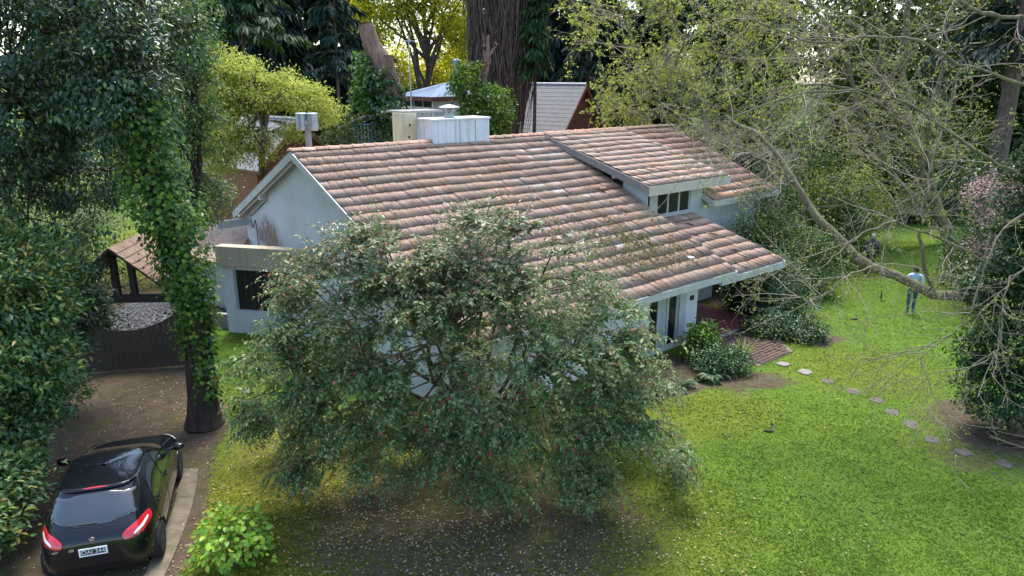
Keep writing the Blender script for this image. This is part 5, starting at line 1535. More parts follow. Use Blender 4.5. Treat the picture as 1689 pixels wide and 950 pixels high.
# white outbuilding behind the ivy trunk
ob0 = gnd(352, 510)
ob = empty('outbuilding', (ob0[0], ob0[1], 0), 0, 'white walled outbuilding with a pale roof just left of the annex', 'outbuilding')
zo = at(360, 432, ob0[1])[2]
MB().box(-0.9, 0.75, 0, 2.5, 0, zo).build('wall', MT['white'], ob)
o_r = MB(); o_r.hexa([(-1.1, -0.25, zo + 0.0), (0.9, -0.25, zo + 0.0), (0.9, 2.8, zo + 0.75), (-1.1, 2.8, zo + 0.75), (-1.1, -0.25, zo + 0.07), (0.9, -0.25, zo + 0.07), (0.9, 2.8, zo + 0.82), (-1.1, 2.8, zo + 0.82)])
o_r.build('roof', MT['tile_pale'], ob)
# ------------------------------------------------------------------ gate and its little roof
ga, gb = gnd(128, 619), gnd(318, 604)
gd = norm(gb - ga); gl = np.linalg.norm(gb - ga)
gate = empty('driveway_gate', (ga[0], ga[1], 0), atan2(gd[1], gd[0]), 'dark plank driveway gate with a dipped top edge', 'gate')
npk = 19
r = rng_(41)
for i in range(npk):
    u = (i + 0.5) / npk
    zt_ = 1.18 + 0.62 * (2 * u - 1) ** 2 + r.normal(0, 0.008)
    p = MB(); w = gl / npk
    z2 = [1.18 + 0.62 * (2 * ((i + k) / npk) - 1) ** 2 for k in (0.04, 0.96)]
    p.hexa([(i*w+0.006, 0, 0.05), ((i+1)*w-0.006, 0, 0.05), ((i+1)*w-0.006, 0.03, 0.05), (i*w+0.006, 0.03, 0.05), (i*w+0.006, 0, z2[0]), ((i+1)*w-0.006, 0, z2[1]), ((i+1)*w-0.006, 0.03, z2[1]), (i*w+0.006, 0.03, z2[0])])
    p.build('plank', MT['plankwood'], gate, (0, r.normal(0, 0.004), 0))
for z in (0.3, 0.95): MB().box(0.02, gl - 0.02, 0.035, 0.085, z, z + 0.1).build('rail', MT['darkwood'], gate)
for x in (-0.16, gl): MB().cbox(x, x + 0.16, -0.03, 0.13, 0, 2.0, 0.012).build('gate_post', MT['darkwood'], gate)
# lych-gate roof on posts behind it
gc = at(212, 470, 19.8)
gr_ = empty('gate_canopy', (gc[0], gc[1], 0), radians(4), 'dark timber gate canopy with a small pinkish shingled roof', 'gate canopy')
zbm = at(212, 492, 19.8)[2]; zap = at(215, 402, 19.8)[2]; zev = at(150, 462, 19.8)[2]
MB().cbox(-1.45, 1.6, -0.09, 0.09, zbm - 0.11, zbm + 0.11, 0.015).build('beam', MT['darkwood'], gr_)
for x in (-0.95, 1.45): MB().cbox(x, x + 0.2, -0.1, 0.1, 0, zbm - 0.112, 0.015).build('post', MT['darkwood'], gr_)
for x in (-0.42, 0.06): MB().cbox(x, x + 0.17, -0.085, 0.085, zbm + 0.112, zap - 0.35, 0.012).build('king_post', MT['darkwood'], gr_)
for s in (1, -1):
    d = MB(); hx = 1.25
    d.hexa([(-0.1, -0.6, zap - .06), (s*hx - 0.1, -0.6, zev - .06), (s*hx - 0.1, 1.6, zev - .06), (-0.1, 1.6, zap - .06), (-0.1, -0.6, zap), (s*hx - 0.1, -0.6, zev), (s*hx - 0.1, 1.6, zev), (-0.1, 1.6, zap)])
    ro = d.build('roof', MT['darkwood'], gr_)
    for j in range(7):
        u0, u1 = j / 7, min((j + 1.15) / 7, 1.02)
        for q in range(8):
            y0 = -0.62 + q * 0.278
            c = MB(); zz = lambda u: zap - (zap - zev) * u
            c.hexa([(s*hx*u0 - 0.1, y0, zz(u0) + .005), (s*hx*u1 - 0.1, y0, zz(u1) + .02), (s*hx*u1 - 0.1, y0 + 0.27, zz(u1) + .02), (s*hx*u0 - 0.1, y0 + 0.27, zz(u0) + .005),
                    (s*hx*u0 - 0.1, y0, zz(u0) + .02), (s*hx*u1 - 0.1, y0, zz(u1) + .05), (s*hx*u1 - 0.1, y0 + 0.27, zz(u1) + .05), (s*hx*u0 - 0.1, y0 + 0.27, zz(u0) + .02)])
            c.build('shingle', MT['tile_dull'], ro)
# gravel behind the gate
r = rng_(42); n = 5200
u = r.uniform(0, 1, n) ** 0.5; a = r.uniform(0, 2 * pi, n)
c0 = gnd(255, 530)
Q = np.stack([c0[0] + 2.1 * u * np.cos(a), c0[1] + 3.0 * u * np.sin(a), 0.015 + 0.42 * (1 - u ** 2)], 1)
oct_ = np.array([(1, 0, 0), (0, 1, 0), (-1, 0, 0), (0, -1, 0), (0, 0, 0.7), (0, 0, -0.7)])
of = np.array([(0, 1, 4), (1, 2, 4), (2, 3, 4), (3, 0, 4), (1, 0, 5), (2, 1, 5), (3, 2, 5), (0, 3, 5)])
V = Q[:, None] + oct_[None] * r.uniform(0.02, 0.045, (n, 1, 1)) * r.uniform(0.7, 1.3, (n, 6, 1))
F = of[None] + (np.arange(n) * 6)[:, None, None]
mound = MB(); K = 20
ring = [(c0[0], c0[1], 0.41)]
for l in range(1, 6):
    for q in range(K):
        rr2 = l / 5; ring.append((c0[0] + 2.15 * rr2 * cos(2*pi*q/K), c0[1] + 3.05 * rr2 * sin(2*pi*q/K), 0.41 * (1 - rr2 ** 2) - 0.02))
mound.add(ring, [(0, 1 + q, 1 + (q+1) % K) for q in range(K)] + [(1 + l*K + q, 1 + (l+1)*K + q, 1 + (l+1)*K + (q+1) % K, 1 + l*K + (q+1) % K) for l in range(4) for q in range(K)])
gvl = mound.build('gravel', MT['gravel'], smooth=True); tag(gvl, 'grey gravel heap seen over the gate', None, None, 'stuff')
link('stones', fast_mesh('stones', V.reshape(-1, 3), F.reshape(-1, 3)), MT['gravel'], gvl)

# ------------------------------------------------------------------ mast
m0 = at(679, 186, 34.0); m1 = at(677, 62, 34.0)
am = MB(); am.tube([(0, 0, 0), (0, 0, m1[2] * 0.6), (0, 0, m1[2])], [0.045, 0.04, 0.03], 7)
amo = am.build('antenna_mast', MT['galv'], None, (m0[0], m0[1], 0)); tag(amo, 'thin grey aerial mast rising behind the chimney', 'mast')
MB().tube([(-0.25, 0, m1[2] - 0.15), (0.25, 0, m1[2] - 0.15)], 0.014, 5).build('cross_arm', MT['galv'], amo)

# ------------------------------------------------------------------ terrace bricks, pot, stepping stones
tp0 = HW(-2.2, -1.85, 0.0)
ter = empty('brick_terrace', (tp0[0], tp0[1], 0), HROT, None, None); tag(ter, 'sloping brick terrace of open jointed courses below the porch', None, None, 'structure')
bk_me = MB().cbox(-0.115, 0.115, -0.05, 0.05, 0, 0.07, 0.006).mesh('brick'); bk_me.materials.append(MT['brick'])
r = rng_(51)
for j in range(15):
    for i in range(15):
        x = 0.12 + i * 0.25 + (0.06 if j % 2 else 0); y = 0.07 + j * 0.125
        if x < 0.9 - 0.9 * (j / 15) - 0.0 or x > 2.6 + j * 0.075: continue
        link('brick', bk_me, None, ter, (x, y, -0.02 + 0.004 * j + r.normal(0, 0.004)), (r.normal(0, 0.02), r.normal(0, 0.02), r.normal(0, 0.02)))
sb = MB(); sb.prism([(0.85, 0.0), (2.65, 0.0), (3.9, 1.95), (-0.05, 1.95)], 2, -0.1, 0.018); sb.build('bedding', plain('terrace_bedding', (0.20, 0.165, 0.12), 0.95, 0.4, 8, coord='w'), ter)
pt = MB(); pt.lathe([(0.13, 0), (0.20, 0.30), (0.225, 0.30), (0.225, 0.36), (0.19, 0.36), (0.17, 0.30), (0.02, 0.30)], 18)
pto = pt.build('flower_pot', MT['terracotta'], None, gnd(1163, 575, 0.02), smooth=False); tag(pto, 'terracotta flower pot at the corner of the red porch floor', 'pot')
MB().lathe([(0.168, 0.302), (0.1, 0.325), (0.01, 0.33)], 14).build('soil', MT['bark_dark'], pto)
names = ['stepping stone nearest the brick terrace, tilted pale slab', 'second stepping stone from the brick terrace, pale square slab', 'third stepping stone from the brick terrace', 'fourth stepping stone from the brick terrace', 'fifth stepping stone from the brick terrace',
         'sixth stepping stone from the brick terrace, half way along the path', 'seventh stepping stone from the brick terrace, the widest', 'eighth stepping stone from the brick terrace', 'ninth stepping stone from the brick terrace, beside the bare soil', 'last stepping stone at the right edge near the ivy thicket']
stone_px = [(1292, 601), (1328, 614), (1366, 628), (1407, 645), (1446, 660), (1472, 679), (1502, 699), (1537, 725), (1590, 746), (1656, 764)]
for i, ((px, py), lab) in enumerate(zip(stone_px, names)):
    r = rng_(60 + i); c = gnd(px, py)
    w, d = (0.175, 0.16) if i not in (6,) else (0.25, 0.15)
    k = 9
    ang = np.linspace(0, 2 * pi, 4 * 3, endpoint=False) + pi / 4
    pts = []
    for a in ang:
        ca, sa = cos(a), sin(a)
        e = (abs(ca) ** 5 + abs(sa) ** 5) ** (-1 / 5)
        pts.append((ca * e * w * r.uniform(0.92, 1.05), sa * e * d * r.uniform(0.92, 1.05)))
    s_ = MB(); s_.prism(pts, 2, -0.04, 0.004 if i > 1 else 0.03)
    s_.add([(x * 0.95, y * 0.95, (0.004 if i > 1 else 0.03) + 0.004) for x, y in pts], [tuple(range(12))])
    o = s_.build('stepping_stone', MT['stone'] if i > 1 else plain('pale_slab', (0.27, 0.24, 0.21), 0.9, 0.3, 8, coord='w'), None, (c[0], c[1], ground_z(np.array(c[0]), np.array(c[1]))), (r.normal(0, 0.03), r.normal(0, 0.03), r.uniform(0, 1.5)))
    tag(o, lab, 'stepping stone', 'stepping stones across the lawn')
# curled dark strips on the grass
for i, (px, py, lab, up_) in enumerate(((1410, 527, 'curled black hook of bark on the lawn nearest the porch bed', 0), (1452, 497, 'short dark upright stick in the lawn left of the walker in blue', 1), (1268, 712, 'small curled dark strip on the open lawn below the stepping stones', 0))):
    c = gnd(px, py); st = MB()
    if up_: pth = [(0, 0, 0), (0.02, 0.01, 0.2), (-0.02, 0, 0.42)]
    else: pth = [(-0.12, 0, 0.02), (-0.03, -0.04, 0.03), (0.07, -0.02, 0.04), (0.1, 0.08, 0.1), (0.1, 0.13, 0.17)]
    st.tube(polycurve(pth, 14), np.interp(np.linspace(0, 1, 14), [0, .5, 1], [0.015, 0.028, 0.012]), 6)
    if up_: st.tube([(0.0, 0, 0.02), (0.08, 0.02, 0.02), (0.16, 0, 0.02)], 0.014, 5)
    tag(st.build('bark_strip', MT['black'], None, (c[0], c[1], 0)), lab, 'bark strip')
# fallen palm frond at the right edge
for i, (px, py, rz, lab) in enumerate(((1668, 735, 2.2, 'dry brown fallen frond beside the ivy thicket'), (1682, 722, 2.6, 'second dry frond at the very right edge'))):
    c = gnd(px, py); r = rng_(70 + i)
    root = empty('fallen_frond', c, rz, lab, 'frond')
    n = 30; x = np.linspace(-0.5, 0.5, n)
    P = np.stack([x, 0.02 * np.sin(x * 4), np.full(n, 0.05)], 1)
    MB().tube(P[::3], 0.012, 5).build('stalk', MT['cutwood'], root)
    Q = np.repeat(P, 2, 0); D = np.stack([np.full(2*n, 0.8), np.where(np.arange(2*n) % 2, 1.0, -1.0) * 0.55, r.normal(0, 0.12, 2*n)], 1)
    V, F = leaves_np(Q, D, np.array([0, 0, 1.0]) + 0.2 * rdir(r, 2*n), 0.28, 0.025)
    link('leaflets', fast_mesh('leaflets', V, F), MT['lf_drylitter'], root)

# ------------------------------------------------------------------ the car
def build_car():
    u_ = norm(np.array([-0.75, 2.35, 0])); lf = np.array([-u_[1], u_[0], 0])
    ctr = np.array([-6.4, 11.67, 0]) + lf * 0.76
    car = empty('parked_car', ctr, atan2(u_[1], u_[0]), 'black hatchback parked on the earth driveway', 'car')
    paint, nt, b = new_mat('black_paint')
    b.inputs['Base Color'].default_value = (0.004, 0.005, 0.008, 1); b.inputs['Roughness'].default_value = 0.3; b.inputs['Specular IOR Level'].default_value = 0.1
    b.inputs['Coat Weight'].default_value = 1.0; b.inputs['Coat Roughness'].default_value = 0.04
    nt.links.new(maprange(nt, noise(nt, opos(nt), 40, 5), 0.3, 0.75, 0.01, 0.07), b.inputs['Coat Roughness'])
    glass = glass_mat('car_glass', (0.01, 0.013, 0.014), 0.03); glass.node_tree.nodes['Principled BSDF'].inputs['Coat Weight'].default_value = 1.0; glass.node_tree.nodes['Principled BSDF'].inputs['Coat IOR'].default_value = 1.8
    red, nt, b = new_mat('tail_lamp_red'); b.inputs['Base Color'].default_value = (0.50, 0.012, 0.018, 1); b.inputs['Roughness'].default_value = 0.12; b.inputs['Coat Weight'].default_value = 1.0
    clear, nt, b = new_mat('lamp_clear'); b.inputs['Base Color'].default_value = (0.7, 0.7, 0.72, 1); b.inputs['Roughness'].default_value = 0.15
    chrome, nt, b = new_mat('chrome'); b.inputs['Base Color'].default_value = (0.75, 0.76, 0.78, 1); b.inputs['Metallic'].default_value = 1; b.inputs['Roughness'].default_value = 0.15
    rubber = plain('rubber', (0.015, 0.015, 0.015), 0.85, 0.3, 9)
    alloy, nt, b = new_mat('alloy'); b.inputs['Base Color'].default_value = (0.45, 0.46, 0.48, 1); b.inputs['Metallic'].default_value = 0.8; b.inputs['Roughness'].default_value = 0.35
    ZL = np.array([.20, .30, .45, .60, .75, .86, .95, 1.02, 1.12, 1.24, 1.34, 1.405])
    XR = np.array([-1.78, -1.87, -1.925, -1.925, -1.905, -1.87, -1.80, -1.715, -1.60, -1.45, -1.32, -1.23])
    XF = np.array([1.93, 2.02, 2.04, 1.99, 1.84, 1.52, 1.15, .93, .70, .44, .20, .02])
    BW = np.array([.80, .845, .868, .873, .868, .85, .815, .785, .742, .685, .632, .585])
    EN = np.array([5.5, 5.5, 5.2, 5.0, 4.8, 4.4, 4.2, 4.2, 4.2, 4.2, 4.2, 4.2])
    def smooth_interp(z, Y):
        # Catmull-Rom through the levels
        z = np.atleast_1d(z); out = np.interp(z, ZL, Y)
        sl = np.gradient(Y, ZL)
        i = np.clip(np.searchsorted(ZL, z) - 1, 0, len(ZL) - 2); h = ZL[i+1] - ZL[i]; t = np.clip((z - ZL[i]) / h, 0, 1)
        h00 = 2*t**3 - 3*t**2 + 1; h10 = t**3 - 2*t**2 + t; h01 = -2*t**3 + 3*t**2; h11 = t**3 - t**2
        return h00*Y[i] + h10*h*sl[i] + h01*Y[i+1] + h11*h*sl[i+1]
    def lev(z): return [smooth_interp(z, A) for A in (XR, XF, BW, EN)]
    def Sth(th, z):
        xr, xf, bw, en = lev(z); xc, a = (xr + xf) / 2, (xf - xr) / 2
        c, s = np.cos(th), np.sin(th)
        return np.stack([xc + a * np.sign(c) * np.abs(c) ** (2/en), bw * np.sign(s) * np.abs(s) ** (2/en), z + 0*th], -1)
    def Srear(y, z, front=False):
        xr, xf, bw, en = lev(z); xc, a = (xr + xf) / 2, (xf - xr) / 2
        k = np.clip(1 - np.abs(y / bw) ** en, 0, 1) ** (1 / en)
        return np.stack([xc + (a if front else -a) * k, y, z], -1)
    def Sside(x, z, sg):
        xr, xf, bw, en = lev(z); xc, a = (xr + xf) / 2, (xf - xr) / 2
        return np.stack([x, sg * bw * np.clip(1 - np.abs((x - xc) / a) ** en, 0, 1) ** (1 / en), z], -1)
    nth = 128
    th = np.linspace(0, 2 * pi, nth, endpoint=False)
    # even out spacing round the outline
    zs = np.concatenate([np.linspace(.20, 1.02, 25), np.linspace(1.04, 1.405, 14)])
    rings = []
    for z in zs:
        d = Sth(np.linspace(0, 2 * pi, 1400), np.full(1400, z)); s = np.concatenate([[0], np.cumsum(np.linalg.norm(np.diff(d, axis=0), axis=1))])
        q = np.linspace(0, s[-1], nth, endpoint=False); rings.append(np.stack([np.interp(q, s, d[:, k]) for k in range(3)], 1))
    top = rings[-1]; tc = np.array([(top[:, 0].max() + top[:, 0].min()) / 2, 0, 0])
    for k in (0.94, 0.85, 0.7, 0.5, 0.28, 0.06):
        q = (top - tc) * k + tc; q[:, 2] = 1.405 + 0.062 * (1 - k ** 2.2); rings.append(q)
    R = np.stack(rings); nr = len(R)
    V = R.reshape(-1, 3); idx = np.arange(nr * nth).reshape(nr, nth)
    F = np.stack([idx[:-1], np.roll(idx[:-1], -1, 1), np.roll(idx[1:], -1, 1), idx[1:]], -1).reshape(-1, 4)
    fc_ = V[F].mean(1)
    cut = np.zeros(len(F), bool)
    for x in (1.27, -1.27):
        cut |= (np.hypot(fc_[:, 0] - x, fc_[:, 2] - 0.31) < 0.355) & (np.abs(fc_[:, 1]) > 0.6) & (np.abs(fc_[:, 0]) < 1.72)
    F = F[~cut]; fc_ = fc_[~cut]
    me = fast_mesh('body', V, F, True); me.materials.append(paint); me.materials.append(MT['black'])
    me.polygons.foreach_set('material_index', ((fc_[:, 2] < 0.36)).astype(np.int32))
    link('body', me, None, car)
    MB().box(-1.6, 1.7, -0.62, 0.62, 0.18, 0.3).build('underbody', MT['black'], car)
    def patch(name, fn, mat, parent=None, nu=18, nv=10, off=0.006, rnd_=6.0, th_=0.01):
        p = np.linspace(-1, 1, nu); q = np.linspace(-1, 1, nv) * 0.999
        Pq, Qq = np.meshgrid(p, q)
        Pq = Pq * (1 - np.abs(Qq) ** rnd_) ** (1 / rnd_)
        e = 1e-3
        X = fn(Pq, Qq); nx = np.cross(fn(Pq + e, Qq) - fn(Pq - e, Qq), fn(Pq, Qq + e) - fn(Pq, Qq - e)); nx = norm(nx)
        # orient outwards
        outv = X - np.array([0.1, 0, 0.6]); nx *= np.sign((nx * outv).sum(-1, keepdims=True))
        V = (X + nx * off).reshape(-1, 3); i = np.arange(nu * nv).reshape(nv, nu)
        F = np.stack([i[:-1, :-1], i[:-1, 1:], i[1:, 1:], i[1:, :-1]], -1).reshape(-1, 4)
        return link(name, fast_mesh(name, V, F, True), mat, parent or car)
    rw = patch('rear_window', lambda p, q: Srear(p * (0.615 - 0.03 * q), 1.185 + 0.165 * q), glass)
    patch('windscreen', lambda p, q: Srear(p * (0.66 - 0.05 * q), 1.175 + 0.175 * q, True), glass)
    for sg in (1, -1):
        def fs(xb0, xb1, xt0, xt1):
            def f(p, q):
                z = 1.135 + 0.19 * q; t = (q + 1) / 2
                x0 = xb0 + (xt0 - xb0) * t; x1 = xb1 + (xt1 - xb1) * t
                return Sside((x0 + x1) / 2 + p * (x1 - x0) / 2, z + 0.02 * (1 - t) * (-(x0 + x1) / 2), sg)
            return f
        patch('side_window', fs(-0.30, 0.72, -0.22, 0.12), glass, rnd_=9)
        patch('side_window', fs(-1.18, -0.36, -0.88, -0.28), glass, rnd_=4)
        tl_ = patch('tail_lamp', lambda p, q: Sth(pi - sg * (0.62 + 0.42 * p), 0.875 + 0.085 * q + 0.055 * p), red, nu=20, off=0.012, rnd_=3)
        patch('lamp_clear', lambda p, q: Sth(pi - sg * (0.66 + 0.25 * p), 0.872 + 0.020 * q + 0.050 * p), clear, tl_, nu=12, off=0.016, rnd_=4)
        patch('head_lamp', lambda p, q: Sth(sg * (0.60 + 0.30 * p), 0.72 + 0.06 * q), clear, nu=12, off=0.008, rnd_=4)
        mr = MB(); mr.lathe([(0.02, -0.075), (0.075, -0.06), (0.10, -0.01), (0.10, 0.03), (0.07, 0.07), (0.02, 0.08)], 12)
        mo = mr.build('mirror', paint, car, (0.66, sg * 0.97, 1.0), smooth=True); mo.scale = (0.85, 1.15, 0.85)
        MB().tube([(0, 0, -0.03), (0.03, -sg * 0.17, -0.06)], 0.03, 6).build('mirror_arm', MT['black'], mo)
        for x in (-0.13, -0.98):
            hb = Sside(np.array([x]), np.array([0.90]), sg)[0]
            MB().tube([(-0.09, 0, 0), (-0.06, sg * 0.025, 0.003), (0.06, sg * 0.025, 0.003), (0.09, 0, 0)], 0.014, 6).build('door_handle', paint, car, hb)
        for x in (1.27, -1.27):
            wh = empty('wheel', (x, sg * 0.765, 0.31)); wh.parent = car
            ty = MB(); prof = [(0.20, -0.10), (0.285, -0.10), (0.31, -0.07), (0.312, 0.0), (0.31, 0.07), (0.285, 0.10), (0.20, 0.10)]
            ty.lathe(prof, 30); link('tyre', ty.mesh('tyre', True), rubber, wh, None, (pi / 2, 0, 0))
            rm = MB(); rm.lathe([(0.212, 0.07), (0.205, 0.095), (0.19, 0.085), (0.185, 0.05)], 28)
            for q in range(5):
                a = q * 2 * pi / 5 + 0.3
                for dd in (-0.17, 0.17):
                    rm.tube([(0.03*cos(a), 0.03*sin(a), 0.085), (0.195*cos(a+dd*.9), 0.195*sin(a+dd*.9), 0.08)], 0.017, 5)
            rm.lathe([(0.05, 0.05), (0.05, 0.095), (0.02, 0.1)], 12)
            link('rim', rm.mesh('rim'), alloy, wh, None, (pi / 2 * (1 if sg < 0 else -1), 0, 0))
            MB().lathe([(0.18, 0.0), (0.18, 0.03), (0.02, 0.03)], 18).build('brake_disc', MT['interior'], wh, None, (pi / 2 * (1 if sg < 0 else -1), 0, 0))
            arch = []
            for a in np.linspace(-0.35, pi + 0.35, 26):
                zz = 0.31 + 0.365 * sin(a); xx = x + 0.365 * cos(a)
                if zz > 0.2: arch.append(Sside(np.array([xx]), np.array([zz]), sg)[0] - np.array([0, sg * 0.004, 0]))
            MB().tube(arch, 0.016, 6).build('wheel_arch', paint, car)
    for sg in (1, -1):
        for x0 in (0.78, -0.33, -1.22):
            zz = np.linspace(0.36, 0.97, 12); xx = x0 + 0.10 * (zz - 0.6) * (1 if x0 < -1 else 0.3)
            MB().tube([Sside(np.array([a_]), np.array([b__]), sg)[0] for a_, b__ in zip(xx, zz)], 0.0045, 4).build('panel_gap', MT['interior'], car)
    for y0 in (0.66, -0.66):
        zz = np.linspace(0.50, 1.36, 16)
        MB().tube([Srear(np.array([y0 * (1.02 - 0.12 * (b__ - 0.5))]), np.array([b__]))[0] for b__ in zz], 0.0045, 4).build('panel_gap', MT['interior'], car)
    # brake light, spoiler lip, wiper, plate, badges
    patch('brake_light', lambda p, q: Srear(p * 0.17, 1.392 + 0.012 * q), red, nu=12, nv=4, off=0.045)
    sp_ = MB()
    Lr = [Srear(np.array([y]), np.array([1.395]))[0] for y in np.linspace(-0.56, 0.56, 15)]
    sp_.tube([p + np.array([-0.03, 0, 0.012]) for p in Lr], 0.022, 6); sp_.build('spoiler', paint, car)
    wp = [Srear(np.array([y]), np.array([1.035 + 0.015 * abs(y)]))[0] + np.array([-0.02, 0, 0.02]) for y in np.linspace(-0.05, 0.36, 8)]
    MB().tube(wp, 0.008, 5).build('wiper', MT['black'], car)
    ln_ = [Srear(np.array([y]), np.array([0.985]))[0] + np.array([-0.006, 0, 0.0]) for y in np.linspace(-0.6, 0.6, 20)]
    MB().tube(ln_, 0.006, 4).build('tailgate_trim', MT['black'], car)
    pc = Srear(np.array([0.0]), np.array([0.69]))[0]
    pl = MB(); pl.box(-0.012, 0, -0.20, 0.20, -0.065, 0.065); plo = pl.build('number_plate', plain('plate_white', (0.75, 0.76, 0.76), 0.5, 0.05, 3), car, pc + np.array([-0.012, 0, 0]), (0, 0.08, 0))
    MB().box(-0.014, -0.0122, -0.172, 0.172, -0.042, 0.042).build('plate_field', plain('plate_black', (0.02, 0.02, 0.022), 0.5, 0.1, 3), plo)
    fcu = bpy.data.curves.new('plate_text', 'FONT'); fcu.body = 'OAI 344'; fcu.size = 0.095; fcu.align_x = 'CENTER'; fcu.align_y = 'CENTER'; fcu.extrude = 0.001
    tmp = bpy.data.objects.new('plate_text', fcu); COL.objects.link(tmp)
    dg = bpy.context.evaluated_depsgraph_get(); tme = bpy.data.meshes.new_from_object(tmp.evaluated_get(dg)); bpy.data.objects.remove(tmp)
    tme.materials.clear(); tme.materials.append(clear)
    to = link('plate_text', tme, None, plo, (-0.0155, 0, 0), (pi / 2, 0, -pi / 2))
    ec = Srear(np.array([0.0]), np.array([0.86]))[0]
    em = MB(); em.prism([(-0.01, -0.045), (0.02, -0.02), (0.05, -0.045), (0.035, 0.0), (0.05, 0.02), (0.02, 0.018), (0.005, 0.05), (-0.02, 0.035), (-0.045, 0.04), (-0.02, 0.01), (-0.04, -0.02), (-0.012, -0.012)], 0, -0.012, 0.0)
    em.build('emblem', chrome, car, ec)
    for y, z, w, hh in ((0.52, 0.735, 0.055, 0.014), (0.30, 0.745, 0.035, 0.022), (-0.50, 0.80, 0.05, 0.018), (-0.62, 0.80, 0.025, 0.022)):
        q = Srear(np.array([y]), np.array([z]))[0]
        MB().box(-0.006, 0.004, -w, w, -hh, hh).build('badge', chrome, car, q, (0, 0.1, 0))
    sr = (lambda p, q: np.stack([-0.62 + 0.40 * q, 0.40 * p + 0 * q, 1.405 + 0.062 * (1 - np.maximum(np.abs(q * 0.66), np.abs(p) * 0.70) ** 2.2)], -1))
    bm_ = MB(); bm_.tube(polycurve([(0, 0, 0), (-0.14, 0, 0.16)], 4), [0.008, 0.006, 0.004, 0.003], 5); bm_.build('aerial', MT['black'], car, (-0.2, 0, 1.465))
    return car
build_car()

# ------------------------------------------------------------------ the two walkers
def person(name, label, loc, rz, H, joints, edges, mats, paint_fn, hair):
    me = bpy.data.meshes.new('body')
    me.from_pydata([j[:3] for j in joints], edges, [])
    o = bpy.data.objects.new('body', me); COL.objects.link(o)
    md = o.modifiers.new('skin', 'SKIN'); md.use_smooth_shade = True
    if not me.skin_vertices: 
        bpy.context.view_layer.objects.active = o
    sk = me.skin_vertices[0].data
    for i, j in enumerate(joints):
        rr = j[3]; sk[i].radius = rr if isinstance(rr, tuple) else (rr, rr)
        sk[i].use_root = (i == 0)
    o.modifiers.new('sub', 'SUBSURF').levels = 2
    dg = bpy.context.evaluated_depsgraph_get()
    m2 = bpy.data.meshes.new_from_object(o.evaluated_get(dg))
    bpy.data.objects.remove(o)
    m2.materials.clear()
    for m in mats: m2.materials.append(m)
    for p in m2.polygons:
        p.material_index = paint_fn(p.center); p.use_smooth = True
    root = empty(name, loc, rz, label, 'person')
    root.scale = (H / 1.72,) * 3
    link('body', m2, None, root)
    hb = MB()
    hb.lathe([(0.02, 0.128), (0.065, 0.118), (0.098, 0.075), (0.108, 0.02), (0.104, -0.03), (0.085, -0.075), (0.06, -0.085)], 16)
    ho = hb.build('hair', hair[0], root, hair[1], smooth=True); ho.scale = (0.86, 1.0, 1.0)
    for s in (-1, 1):   # shoes
        pass
    return root
skin = plain('skin', (0.42, 0.26, 0.18), 0.6, 0.1, 5, bmp=0)
def walker_joints(stride, armsw, armback):
    # x right, y forward (walking away), z up; heights for 1.72 m
    J = [(0, 0, 0.95, (0.155, 0.105)), (0, 0.0, 1.12, (0.145, 0.095)), (0, 0.01, 1.30, (0.175, 0.11)), (0, 0.0, 1.42, (0.13, 0.085)), (0, 0.01, 1.50, 0.055), (0, 0.02, 1.60, (0.078, 0.095)), (0, 0.02, 1.69, 0.06)]
    E = [(0, 1), (1, 2), (2, 3), (3, 4), (4, 5), (5, 6)]
    for s, sw, st in ((1, armsw, stride), (-1, -armsw, -stride)):
        k = len(J)
        J += [(s*0.10, 0.0, 0.86, 0.088), (s*0.10, st*0.5+0.03, 0.48, 0.060), (s*0.10, st*0.8-0.02, 0.10, 0.042), (s*0.11, st*0.8-0.03, 0.045, 0.040), (s*0.12, st*0.8+0.11, 0.03, 0.034)]
        E += [(0, k), (k, k+1), (k+1, k+2), (k+2, k+3), (k+3, k+4)]
        k = len(J)
        if armback:
            J += [(s*0.20, 0.0, 1.40, 0.062), (s*0.255, -0.07, 1.14, 0.048), (s*0.16, -0.15, 0.97, 0.036), (s*0.06, -0.17, 0.93, 0.036)]
            E += [(3, k), (k, k+1), (k+1, k+2), (k+2, k+3)]
            b_ = k + 3; d = np.array([-s*0.9, -0.1, -0.3])
        else:
            J += [(s*0.20, 0.0, 1.40, 0.062), (s*0.25, sw*0.2, 1.14, 0.047), (s*0.25, sw*0.6+0.05, 0.90, 0.034), (s*0.25, sw*0.7+0.07, 0.83, 0.038)]
            E += [(3, k), (k, k+1), (k+1, k+2), (k+2, k+3)]
            b_ = k + 3; d = np.array([0, 0.25, -0.95])
        P = np.array(J[b_][:3])
        for f, (oy, ln) in enumerate(((-0.028, 0.075), (-0.010, 0.085), (0.010, 0.08), (0.028, 0.06), (0.045, 0.04))):
            k = len(J); oo = np.array([0, oy, 0]) if not armback else np.array([0, 0, oy])
            q = P + oo + d * ln * 0.5; q2 = P + oo * 1.1 + d * ln
            J += [(*q, 0.0095), (*q2, 0.008)]; E += [(b_, k), (k, k+1)]
    return J, E
J, E_ = walker_joints(0.10, 0.12, True)
shirt, jeans, navy, dkt, grayh, darkh, white_s, shoe = [plain(n_, c_, 0.85, 0.2, 12) for n_, c_ in (('pale_blue_shirt', (0.46, 0.58, 0.70)), ('blue_jeans', (0.045, 0.085, 0.17)), ('navy_jacket', (0.05, 0.055, 0.08)), ('dark_trousers', (0.018, 0.017, 0.018)), ('grey_hair', (0.42, 0.41, 0.40)), ('dark_hair', (0.035, 0.022, 0.017)), ('jacket_stripe', (0.30, 0.32, 0.36)), ('shoe', (0.20, 0.19, 0.18)))]
